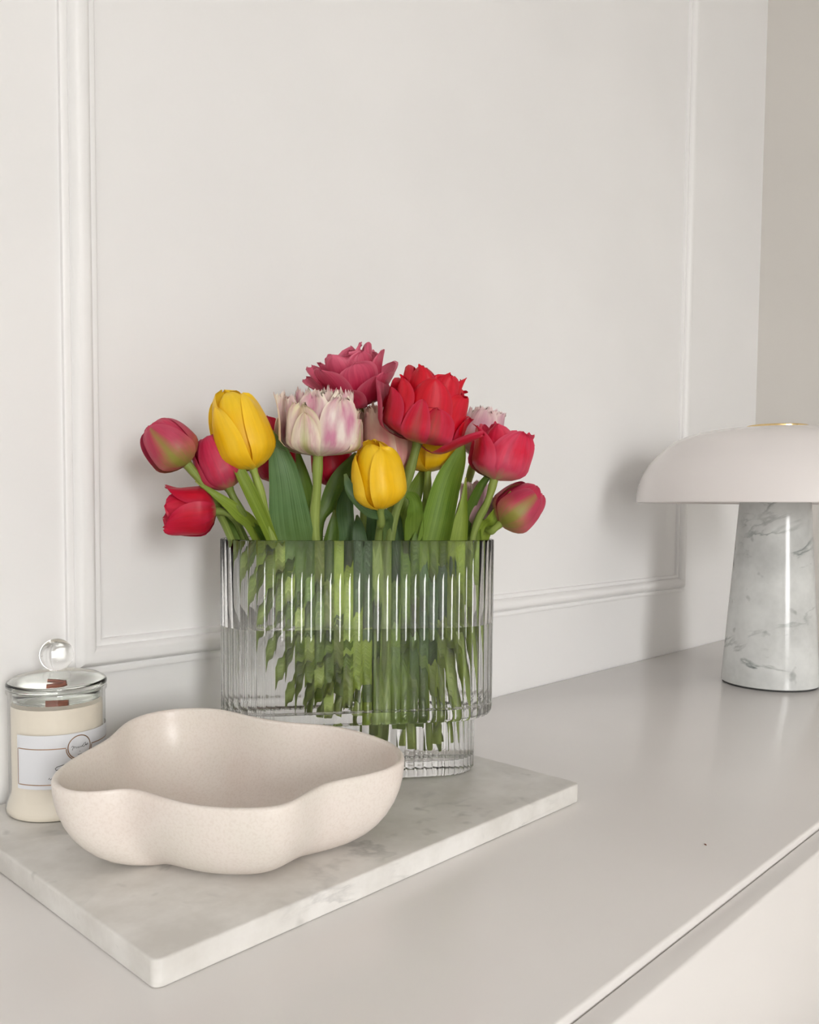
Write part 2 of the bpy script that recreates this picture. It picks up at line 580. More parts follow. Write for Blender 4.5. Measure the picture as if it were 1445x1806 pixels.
tag(box('ground', (-30, -60, -4.2), (30, R_['y0'] - 0.3, -4.0), M['paving']), kind='structure')

# picture-frame moulding on the back wall: profile (across from outer edge, height off the wall)
PROF = [(0.0, 0.0), (0.0, 0.0045), (0.0022, 0.0058), (0.0050, 0.0058), (0.0066, 0.0046), (0.0072, 0.0040), (0.0078, 0.0062), (0.0098, 0.0098),
        (0.0128, 0.0124), (0.0163, 0.0134), (0.0200, 0.0126), (0.0232, 0.0102), (0.0252, 0.0070), (0.0258, 0.0046),
        (0.0266, 0.0052), (0.0285, 0.0056), (0.0306, 0.0050), (0.0318, 0.0036), (0.0322, 0.0)]
def frame_moulding(name, xa, xb, za, zb):
    verts, faces = [], []
    n = len(PROF)
    for (cx, cz, sx, sz) in ((xa, za, 1, 1), (xb, za, -1, 1), (xb, zb, -1, -1), (xa, zb, 1, -1)):
        for (t, h) in PROF:
            verts.append((cx + sx * t, -h, cz + sz * t))
    for k in range(4):
        k2 = (k + 1) % 4
        for i in range(n - 1):
            faces.append((k * n + i, k2 * n + i, k2 * n + i + 1, k * n + i + 1))
    o = mesh_obj(name, verts, faces, M['trim'], None, True)
    fix_normals(o)
    o.data.set_sharp_from_angle(angle=math.radians(38))
    return o
tag(frame_moulding('trim_1', 0.3352, 1.5370, 0.1148, 1.55), kind='structure')

# ------------------------------------------------------------------ console (sideboard)
con = empty('console', (0.45, -0.26, R_['z0']))
tag(con, 'long white lacquered console under the objects, with flush drawer fronts', 'console')
def cpart(name, lo, hi, bevel, mt=M['lacquer']):
    o = box(name, lo, hi, mt, None, bevel)
    o.parent = con
    o.matrix_parent_inverse = Matrix.Translation(-Vector(con.location))
    return o
CX0, CX1 = -0.95, 1.85
cpart('top', (CX0, -0.5005, -0.0195), (CX1, -0.0016, 0.0), 0.0022)
cpart('side_panel', (CX0, -0.498, R_['z0']), (CX0 + 0.02, -0.004, -0.020), 0.001)
cpart('side_panel', (CX1 - 0.02, -0.498, R_['z0']), (CX1, -0.004, -0.020), 0.001)
cpart('back_panel', (CX0 + 0.021, -0.016, R_['z0'] + 0.05), (CX1 - 0.021, -0.006, -0.020), 0.0)
cpart('plinth', (CX0 + 0.021, -0.47, R_['z0']), (CX1 - 0.021, -0.45, R_['z0'] + 0.05), 0.0)
dx = (CX1 - CX0) / 3
for i in range(3):
    for j in range(3):
        z1 = -0.0050 - j * 0.248
        cpart('drawer_front', (CX0 + i * dx + 0.0015, -0.5182, z1 - 0.245), (CX0 + (i + 1) * dx - 0.0015, -0.5008, z1), 0.0022)

# ------------------------------------------------------------------ marble board
bm = bmesh.new()
bx0, bx1, by0, by1, bth = 0.2357, 0.668, -0.3245, -0.0085, 0.0171
bmesh.ops.create_cube(bm, size=1.0)
for v in bm.verts:
    v.co = Vector((bx0 + (v.co.x + .5) * (bx1 - bx0), by0 + (v.co.y + .5) * (by1 - by0), (v.co.z + .5) * bth))
ve = [e for e in bm.edges if abs(e.verts[0].co.z - e.verts[1].co.z) > 0.01]
bmesh.ops.bevel(bm, geom=ve, offset=0.006, segments=5, profile=0.5, affect='EDGES')
he = [e for e in bm.edges if abs(e.verts[0].co.z - e.verts[1].co.z) < 1e-5]
bmesh.ops.bevel(bm, geom=he, offset=0.0016, segments=3, profile=0.5, affect='EDGES')
me = bpy.data.meshes.new('marble_board')
bm.to_mesh(me)
bm.free()
me.polygons.foreach_set('use_smooth', [True] * len(me.polygons))
me.set_sharp_from_angle(angle=math.radians(35))
board = bpy.data.objects.new('marble_board', me)
COL.objects.link(board)
me.materials.append(M['board'])
board.location.z = 0.0003
tag(board, 'rectangular pale grey marble board lying on the console under bowl and vase', 'serving board')

# ------------------------------------------------------------------ table lamp
LC = Vector((1.345, -0.2405))
lamp = empty('table_lamp', (LC.x, LC.y, 0))
tag(lamp, 'mushroom table lamp with veined marble foot and white dome shade', 'lamp')
lathe('foot_pad', [(0, 0.0002), (0.0695, 0.0002), (0.0695, 0.0022), (0, 0.0022)], 64, M['felt'], lamp)
LZ = 0.2805
lathe('stem', [(0, 0.0023), (0.0700, 0.0023), (0.0714, 0.0034), (0.0712, 0.010), (0.0690, 0.040), (0.0640, 0.110), (0.0585, 0.185), (0.0530, 0.262), (0.0512, 0.284), (0.050, 0.290), (0, 0.290)],
      96, M['stem_marble'], lamp)
so = [(0.2082, 0.2805), (0.2076, 0.2880), (0.2060, 0.3010), (0.2010, 0.3180), (0.1940, 0.3318), (0.1830, 0.3470), (0.1600, 0.3690), (0.1340, 0.3828), (0.1000, 0.3905), (0.0620, 0.3938), (0.0300, 0.3950), (0.0, 0.3952)]
po = catmull([(a, b, 0) for a, b in so], 60)
po = [(max(a[0], 0.0), a[1]) for a in po]
pi_ = [(max(a - 0.004, 0), b - (0.0035 if b > 0.30 else 0.0)) for a, b in po[:-4]]
prof = [(0.0, po[-1][1])] + po[::-1][1:] + [(0.2065, 0.2797), (0.2048, 0.2803)] + pi_[1:] + [(0.0, 0.3915)]
lathe('shade', prof, 128, M['shade'], lamp, sharp=None)
lathe('cap', [(0, 0.3942), (0.0440, 0.3942), (0.0450, 0.3950), (0.0450, 0.3980), (0.0440, 0.3990), (0.0, 0.3990)], 64, M['brass'], lamp)
lathe('socket_disc', [(0, 0.2902), (0.024, 0.2902), (0.024, 0.330), (0, 0.330)], 32, M['brass'], lamp)


# ------------------------------------------------------------------ ceramic bowl
BOWL_RIM = [(0.2454, -0.1702, 0.0799), (0.2632, -0.1481, 0.0814), (0.2924, -0.1285, 0.0829), (0.3158, -0.1165, 0.0851), (0.3377, -0.0957, 0.0881), (0.3592, -0.0869, 0.0903), (0.3824, -0.0902, 0.0918), (0.4004, -0.1035, 0.0925), (0.4144, -0.1231, 0.0925), (0.4212, -0.1522, 0.091), (0.4302, -0.177, 0.0895), (0.4437, -0.1952, 0.0881), (0.4591, -0.2117, 0.0866), (0.4688, -0.2337, 0.0851), (0.4708, -0.2627, 0.0836), (0.4668, -0.2875, 0.0821), (0.4513, -0.3085, 0.0814), (0.4379, -0.3157, 0.0799), (0.4216, -0.3152, 0.0784), (0.3983, -0.3101, 0.0777), (0.3806, -0.3046, 0.077), (0.3638, -0.3078, 0.0762), (0.3489, -0.3117, 0.0755), (0.335, -0.3127, 0.0747), (0.3218, -0.3052, 0.074), (0.3038, -0.2871, 0.074), (0.2905, -0.265, 0.0747), (0.2831, -0.2419, 0.0762), (0.2793, -0.2276, 0.077), (0.273, -0.2181, 0.0777), (0.264, -0.2138, 0.0777), (0.2541, -0.2078, 0.0777), (0.2472, -0.1995, 0.0777), (0.243, -0.1887, 0.0784)]

def build_bowl():
    P = [np.array(p) for p in BOWL_RIM]
    n0 = len(P)
    NR = 160
    ring = []
    for i in range(NR):
        t = i / NR * n0
        k = int(t)
        t -= k
        a, b, c, d = P[(k - 1) % n0], P[k % n0], P[(k + 1) % n0], P[(k + 2) % n0]
        ring.append(0.5 * ((2 * b) + (-a + c) * t + (2 * a - 5 * b + 4 * c - d) * t * t + (-a + 3 * b - 3 * c + d) * t ** 3))
    ring = np.array(ring)
    for _ in range(6):
        ring = 0.25 * np.roll(ring, 1, 0) + 0.5 * ring + 0.25 * np.roll(ring, -1, 0)
    cen = np.array([0.362, -0.215])
    floor_z = 0.0176
    lowring = ring.copy()
    for _ in range(60):
        lowring = 0.25 * np.roll(lowring, 1, 0) + 0.5 * lowring + 0.25 * np.roll(lowring, -1, 0)
    def layer(t, inset, zb):
        # t 0 = bottom edge, 1 = rim
        a = t * PI / 2
        s = 0.50 + 0.50 * math.sin(a) ** 0.9
        zt = 1 - math.cos(a) ** 0.95 if t < 1 else 1.0
        mixk = 0.35 * (1 - t)
        base = ring * (1 - mixk) + lowring * mixk
        xy = cen + (base[:, :2] - cen) * s
        if inset:
            d = xy - cen
            xy = xy - d / np.linalg.norm(d, axis=1)[:, None] * inset
        z = zb + (ring[:, 2] - zb) * zt
        return np.column_stack([xy, z])
    L = []
    TT = [0.0, 0.06, 0.13, 0.21, 0.30, 0.40, 0.50, 0.60, 0.70, 0.80, 0.88, 0.95, 1.0]
    bot = layer(0.0, 0, floor_z)
    L.append(np.column_stack([cen + (bot[:, :2] - cen) * 0.5, np.full(NR, floor_z)]))
    L.append(np.column_stack([cen + (bot[:, :2] - cen) * 0.92, np.full(NR, floor_z)]))
    for t in TT[1:]:
        L.append(layer(t, 0, floor_z))
    top = L[-1]
    th = 0.0052
    for k, ang in enumerate((30, 70, 110, 150)):
        a = math.radians(ang)
        q = layer(1.0, th / 2 * (1 - math.cos(a)), floor_z)
        q[:, 2] += th / 2 * math.sin(a) * 0.9
        L.append(q)
    zb2 = floor_z + 0.006
    for t in TT[::-1][:-1]:
        q = layer(t, th, zb2)
        L.append(q)
    q = layer(0.0, th, zb2)
    L.append(np.column_stack([cen + (q[:, :2] - cen) * 0.9, np.full(NR, zb2)]))
    L.append(np.column_stack([cen + (q[:, :2] - cen) * 0.45, np.full(NR, zb2)]))
    verts = np.concatenate(L)
    faces = []
    for r in range(len(L) - 1):
        for k in range(NR):
            k2 = (k + 1) % NR
            faces.append((r * NR + k, r * NR + k2, (r + 1) * NR + k2, (r + 1) * NR + k))
    faces.append(tuple(range(NR))[::-1])
    faces.append(tuple(range((len(L) - 1) * NR, len(L) * NR)))
    o = mesh_obj('ceramic_bowl', verts, faces, M['ceramic'])
    fix_normals(o)
    return o
tag(build_bowl(), 'wavy organic cream ceramic bowl with lobed rim on the marble board', 'bowl')

# ------------------------------------------------------------------ candle jar
JX, JY = 0.4135 * 0.74, -0.064 * 0.74
JR = 0.0376
Z0 = 0.0176
jar = empty('candle_jar', (JX, JY, Z0))
tag(jar, 'glass jar candle with ball-knob lid, cream wax and white label', 'candle')
def jl(name, prof, n, mat, parent=jar, sharp=math.radians(40)):
    o = lathe(name, [(r, z - Z0) for r, z in prof], n, mat, None, sharp=sharp)
    o.parent = parent
    return o
jl('jar_body', [(0, Z0), (0.0390, Z0), (0.0402, Z0 + 0.0012), (0.0405, Z0 + 0.0035), (0.0401, Z0 + 0.0065), (0.0388, Z0 + 0.0105), (JR, Z0 + 0.0155),
                (JR, 0.112), (0.0378, 0.1145), (0.0388, 0.1160), (0.0390, 0.1178), (0.0384, 0.1190), (0.0372, 0.1190), (0.0358, 0.1180),
                (0.0355, 0.112), (0.0355, 0.1065)], 72, M['thin_glass'])
jl('wax', [(0, 0.0181), (0.0384, 0.0181), (0.0394, 0.0196), (0.0396, 0.0215), (0.0391, 0.0240), (0.0378, 0.0280), (0.0362, 0.0320), (0.0353, 0.0360), (0.0353, 0.1060), (0.0340, 0.1050), (0.020, 0.1040), (0, 0.1042)], 64, M['wax'])
wk = box('wick', (-0.0062, -0.0006, 0.1030 - Z0), (0.0062, 0.0006, 0.1095 - Z0), M['wood'])
wk.parent = jar
wk.rotation_euler.z = -0.75
lid = jl('lid', [(0, 0.1080), (0.030, 0.1080), (0.0338, 0.1090), (0.0342, 0.1186), (0.0350, 0.1193), (0.0382, 0.1193), (0.0390, 0.1204), (0.0390, 0.1232), (0.0380, 0.1250), (0.0330, 0.1278), (0.0240, 0.1300),
                 (0.0215, 0.1306), (0.0195, 0.1312), (0.0150, 0.1318), (0.0110, 0.1326), (0.0, 0.1330)], 72, M['lid_glass'])
kb = []
for i in range(25):
    a = -PI / 2 + PI * i / 24
    kb.append((max(0.0, 0.0133 * math.cos(a)), 0.1450 + 0.0133 * math.sin(a)))
kn = jl('knob', kb, 48, M['glass'], parent=None, sharp=None)
kn.parent = lid

# label: a paper band on the glass with copper lines and script
LR = JR + 0.00025
def cyl_pt(th, z, r):
    return (r * math.cos(th), r * math.sin(th), z - Z0)
def band(name, th0, th1, z0, z1, mat, parent, r=LR, n=60):
    verts, faces = [], []
    for i in range(n + 1):
        th = th0 + (th1 - th0) * i / n
        verts += [cyl_pt(th, z0, r), cyl_pt(th, z1, r), cyl_pt(th, z1, r - 0.0002), cyl_pt(th, z0, r - 0.0002)]
    for i in range(n):
        for k in range(4):
            k2 = (k + 1) % 4
            faces.append((i * 4 + k, (i + 1) * 4 + k, (i + 1) * 4 + k2, i * 4 + k2))
    faces += [(0, 1, 2, 3), tuple(n * 4 + k for k in (3, 2, 1, 0))]
    o = mesh_obj(name, verts, faces, mat, parent, True)
    fix_normals(o)
    o.data.set_sharp_from_angle(angle=math.radians(40))
    return o
lab = band('label', -2.895, -0.20, 0.0438, 0.0868, M['label'], jar)
def stroke(name, paths, w, mat, parent, r=LR + 0.0001):
    """flat print following the jar: paths are (theta, z) polylines"""
    verts, faces = [], []
    for path in paths:
        dense = []
        for (a, b) in zip(path[:-1], path[1:]):
            m_ = max(1, int(abs(a[0] - b[0]) / 0.03))
            for i in range(m_):
                dense.append((a[0] + (b[0] - a[0]) * i / m_, a[1] + (b[1] - a[1]) * i / m_))
        dense.append(path[-1])
        base = len(verts)
        for i, q in enumerate(dense):
            p0, p1 = dense[max(i - 1, 0)], dense[min(i + 1, len(dense) - 1)]
            tx, tz = (p1[0] - p0[0]) * LR, p1[1] - p0[1]
            l_ = math.hypot(tx, tz) or 1e-9
            nx, nz = -tz / l_ * w / 2, tx / l_ * w / 2
            verts.append(cyl_pt(q[0] + nx / LR, q[1] + nz, r))
            verts.append(cyl_pt(q[0] - nx / LR, q[1] - nz, r))
        for i in range(len(dense) - 1):
            faces.append((base + 2 * i, base + 2 * i + 1, base + 2 * i + 3, base + 2 * i + 2))
    return mesh_obj(name, verts, faces, mat, parent, False)
EC, EZ, ER = -1.545, 0.0752, 0.0094
circ = lambda rr, a0, a1, n=40: [(EC + rr * math.cos(a0 + (a1 - a0) * i / n) / LR, EZ + rr * math.sin(a0 + (a1 - a0) * i / n)) for i in range(n + 1)]
stroke('emblem_ring', [circ(ER, 0, 2 * PI)], 0.00075, M['copper'], lab)
ho = (ER + 0.0013) / LR
stroke('frame_line', [[(EC - ho, 0.0758), (-2.87, 0.0762), (-2.87, 0.0474), (-0.23, 0.0474), (-0.23, 0.0762), (EC + ho, 0.0758)],
                      circ(ER + 0.0013, PI, 2 * PI)], 0.0007, M['copper'], lab)
# handwriting in the emblem (x in units of the emblem radius)
HW = [[(-.72, .08), (-.60, .16), (-.52, .10), (-.66, -.20), (-.56, .02), (-.44, .10), (-.46, -.08), (-.36, .06), (-.30, .04), (-.30, -.10), (-.20, .02), (-.10, .04),
       (-.16, -.08), (-.06, -.06), (.00, .05), (.04, -.06), (.10, .04), (.14, -.04), (.22, .06), (.26, .0)],
      [(.12, -.04), (.26, .08), (.44, .26), (.56, .28), (.56, .14), (.42, -.02), (.30, -.05), (.24, .02)],
      [(.50, .06), (.58, .12), (.64, .06), (.58, .0), (.54, .06), (.68, .10), (.74, .22), (.70, .02), (.80, .12)],
      [(-.04, -.36), (.02, -.38), (.0, -.42)], [(-.20, -.66), (-.14, -.60), (-.08, -.68), (.0, -.60), (.10, -.64), (.16, -.58)]]
stroke('emblem_script', [[(EC + x * ER / LR, EZ + z * ER) for x, z in s] for s in HW], 0.00034, M['ink'], lab)
stroke('lower_script', [[(-1.98, 0.0592), (-2.03, 0.0590), (-2.045, 0.0603), (-2.01, 0.0616), (-1.90, 0.0626), (-1.74, 0.0640), (-1.60, 0.0636), (-1.56, 0.0618), (-1.62, 0.0600), (-1.70, 0.0590)],
                        [(-2.18, 0.0520), (-2.16, 0.0532), (-2.15, 0.0516), (-2.10, 0.0530), (-2.06, 0.0518), (-2.0, 0.0528), (-1.9, 0.0520)]], 0.0005, M['ink'], lab)

# ------------------------------------------------------------------ fluted glass vase with water
VC = np.array([0.5527, -0.1492])
VA = -0.6257
VL, VB, VR = 0.1291, 0.0555, 0.0518
ZT, ZTOP, VINS = 0.0725, 0.2394, 0.0166
WATER_Z = 0.160
NF, NS = 76, 8
def vase_curve():
    """points and normals of the rounded-rectangle outline, evenly spaced by arc length"""
    sx, sy = VL - VR, VB - VR
    segs = [('l', (VL, -sy), (VL, sy)), ('a', (sx, sy), 0), ('l', (sx, VB), (-sx, VB)), ('a', (-sx, sy), PI / 2),
            ('l', (-VL, sy), (-VL, -sy)), ('a', (-sx, -sy), PI), ('l', (-sx, -VB), (sx, -VB)), ('a', (sx, -sy), 1.5 * PI)]
    lens = [math.dist(s[1], s[2]) if s[0] == 'l' else VR * PI / 2 for s in segs]
    tot = sum(lens)
    n = NF * NS
    out = []
    for i in range(n):
        s = tot * i / n
        for sg, l_ in zip(segs, lens):
            if s < l_:
                break
            s -= l_
        if sg[0] == 'l':
            t = s / l_
            x = sg[1][0] + (sg[2][0] - sg[1][0]) * t
            y = sg[1][1] + (sg[2][1] - sg[1][1]) * t
            dx_, dy_ = sg[2][0] - sg[1][0], sg[2][1] - sg[1][1]
            nrm = (dy_ / l_, -dx_ / l_)
        else:
            a = sg[2] + s / l_ * PI / 2
            x, y = sg[1][0] + VR * math.cos(a), sg[1][1] + VR * math.sin(a)
            nrm = (math.cos(a), math.sin(a))
        out.append((x, y, nrm[0], nrm[1]))
    return np.array(out)
VCUR = vase_curve()
cA, sA = math.cos(VA), math.sin(VA)
FL = np.array([1.3 * (math.sqrt(max(0.0, 1 - ((k % NS) / NS * 2 - 1) ** 2 * 0.92)) - 0.28) for k in range(NF * NS)])
def vring(inset, z, flute):
    off = -inset + flute * (FL - 0.94)
    x = VCUR[:, 0] + VCUR[:, 2] * off
    y = VCUR[:, 1] + VCUR[:, 3] * off
    return np.column_stack([VC[0] + cA * x - sA * y, VC[1] + sA * x + cA * y, np.full(len(x), z)])
def rings_to_mesh(rings, cap_first=False, cap_last=False):
    n = NF * NS
    verts = np.concatenate(rings)
    faces = []
    for r in range(len(rings) - 1):
        for k in range(n):
            k2 = (k + 1) % n
            faces.append((r * n + k, r * n + k2, (r + 1) * n + k2, (r + 1) * n + k))
    if cap_first:
        faces.append(tuple(range(n))[::-1])
    if cap_last:
        faces.append(tuple(range((len(rings) - 1) * n, len(rings) * n)))
    return verts, faces
FD = 0.00105
ZB = 0.0176
WALL = 0.0028
LEDGE = 0.0115
outer = [(VINS + 0.010, ZB, 0.3), (VINS + 0.0035, ZB, 0.6), (VINS + 0.0012, ZB + 0.0010, 0.9), (VINS, ZB + 0.0034, 1), (VINS, ZT - 0.002, 1), (VINS - 0.001, ZT, 1), (0.0045, ZT, 1), (0.0018, ZT + 0.0012, 1), (0.0004, ZT + 0.0036, 1), (0, ZT + 0.0065, 1), (0, ZTOP - 0.0010, 1),
         (0.0004, ZTOP - 0.0003, 0.9), (0.0012, ZTOP, 0.5)]
rim_in = [(WALL - 0.0014, ZTOP, 0.1), (WALL - 0.0004, ZTOP - 0.0004, 0.0), (WALL, ZTOP - 0.0014, 0.0), (WALL, WATER_Z, 0.0)]
rings = [vring(i_, z_, f_ * FD) for i_, z_, f_ in outer + rim_in]
v_, f_ = rings_to_mesh(rings, cap_first=True)
vase = mesh_obj('vase', v_, f_, M['glass'])
vase.data.set_sharp_from_angle(angle=math.radians(38))
tag(vase, 'clear ribbed glass vase with stepped base, holding the tulips on the marble board', 'vase')

win = [(WALL, WATER_Z), (WALL, ZT + LEDGE + 0.003), (WALL + 0.001, ZT + LEDGE + 0.0008), (WALL + 0.003, ZT + LEDGE), (VINS + WALL - 0.002, ZT + LEDGE), (VINS + WALL, ZT + LEDGE - 0.002),
       (VINS + WALL, ZB + 0.018), (VINS + WALL + 0.001, ZB + 0.0156), (VINS + WALL + 0.004, ZB + 0.0145)]
rings = [vring(i_, z_, 0.0) for i_, z_ in win]
v_, f_ = rings_to_mesh(rings[::-1], cap_first=True, cap_last=True)
water = mesh_obj('water', v_, f_, M['water_side'])
water.data.materials.append(M['water_top'])
water.data.polygons[len(f_) - 1].material_index = 1
water.data.set_sharp_from_angle(angle=math.radians(35))
tag(water, 'clear water filling the lower half of the ribbed vase', 'water')

# ------------------------------------------------------------------ tulips
FLOWERS = [
    ('bud_green', (0.392, -0.1096, 0.3035), (-0.5924, 0.3095, 0.7438), 0.0435, 0.0229, (0.4391, -0.1041, 0.2395), (0.4958, -0.1229, 0.0862)),
    ('red_cup', (0.4166, -0.115, 0.2651), (-0.8378, 0.5454, -0.0266), 0.0433, 0.0224, (0.4557, -0.1013, 0.239), (0.5174, -0.1175, 0.0763)),
    ('pink_cup', (0.4252, -0.1212, 0.2837), (-0.3368, 0.2434, 0.9096), 0.0475, 0.0205, (0.4639, -0.1097, 0.2391), (0.5174, -0.1299, 0.0757)),
    ('yellow', (0.4372, -0.1398, 0.3002), (-0.2613, 0.1888, 0.9466), 0.0712, 0.0261, (0.4649, -0.1302, 0.2397), (0.517, -0.1506, 0.0778)),
    ('red_cup', (0.4841, -0.1058, 0.2914), (-0.0352, 0.0254, 0.9991), 0.0581, 0.022, (0.4969, -0.1089, 0.2384), (0.5382, -0.1387, 0.0765)),
    ('fringe', (0.485, -0.1682, 0.3131), (-0.0507, -0.1068, 0.993), 0.0535, 0.038, (0.4945, -0.1541, 0.2399), (0.5321, -0.1652, 0.0788)),
    ('pink_double', (0.5418, -0.1598, 0.3641), (-0.3828, 0.0221, 0.9236), 0.0481, 0.0371, (0.5621, -0.1437, 0.2381), (0.5674, -0.1475, 0.0451)),
    ('fringe_peach', (0.5563, -0.1888, 0.2921), (-0.1154, 0.0834, 0.9898), 0.0695, 0.026, (0.5729, -0.1638, 0.2385), (0.5829, -0.171, 0.0439)),
    ('yellow', (0.5248, -0.2055, 0.2667), (-0.1463, 0.0455, 0.9882), 0.0612, 0.0239, (0.5435, -0.1845, 0.2398), (0.5508, -0.1725, 0.0585)),
    ('red_double', (0.5545, -0.222, 0.3266), (0.1062, -0.2562, 0.9608), 0.0651, 0.0407, (0.5506, -0.1921, 0.2399), (0.5547, -0.1778, 0.0534)),
    ('yellow', (0.5946, -0.198, 0.3026), (-0.0316, 0.0228, 0.9992), 0.055, 0.0272, (0.5988, -0.1825, 0.2386), (0.5897, -0.176, 0.0408)),
    ('fringe_pale', (0.6476, -0.2116, 0.3185), (0.2201, -0.159, 0.9624), 0.0482, 0.0226, (0.6386, -0.1928, 0.238), (0.6109, -0.1789, 0.0372)),
    ('pink_cup_open', (0.6225, -0.2551, 0.295), (0.143, -0.1638, 0.9761), 0.0459, 0.0323, (0.6197, -0.2321, 0.2397), (0.6033, -0.2043, 0.0465)),
    ('bud_green', (0.6315, -0.2555, 0.2544), (0.6142, -0.4438, 0.6526), 0.0473, 0.0237, (0.6411, -0.2279, 0.2391), (0.6202, -0.2041, 0.046)),
    ('fringe_pale', (0.6383, -0.2258, 0.2483), (-0.0898, 0.0649, 0.9938), 0.0457, 0.0174, (0.6428, -0.2081, 0.2384), (0.6164, -0.1853, 0.0362)),
    ('red_cup', (0.5324, -0.1345, 0.288), (-0.0809, 0.0585, 0.995), 0.0494, 0.0203, (0.5369, -0.1378, 0.2385), (0.562, -0.1411, 0.0662)),
]
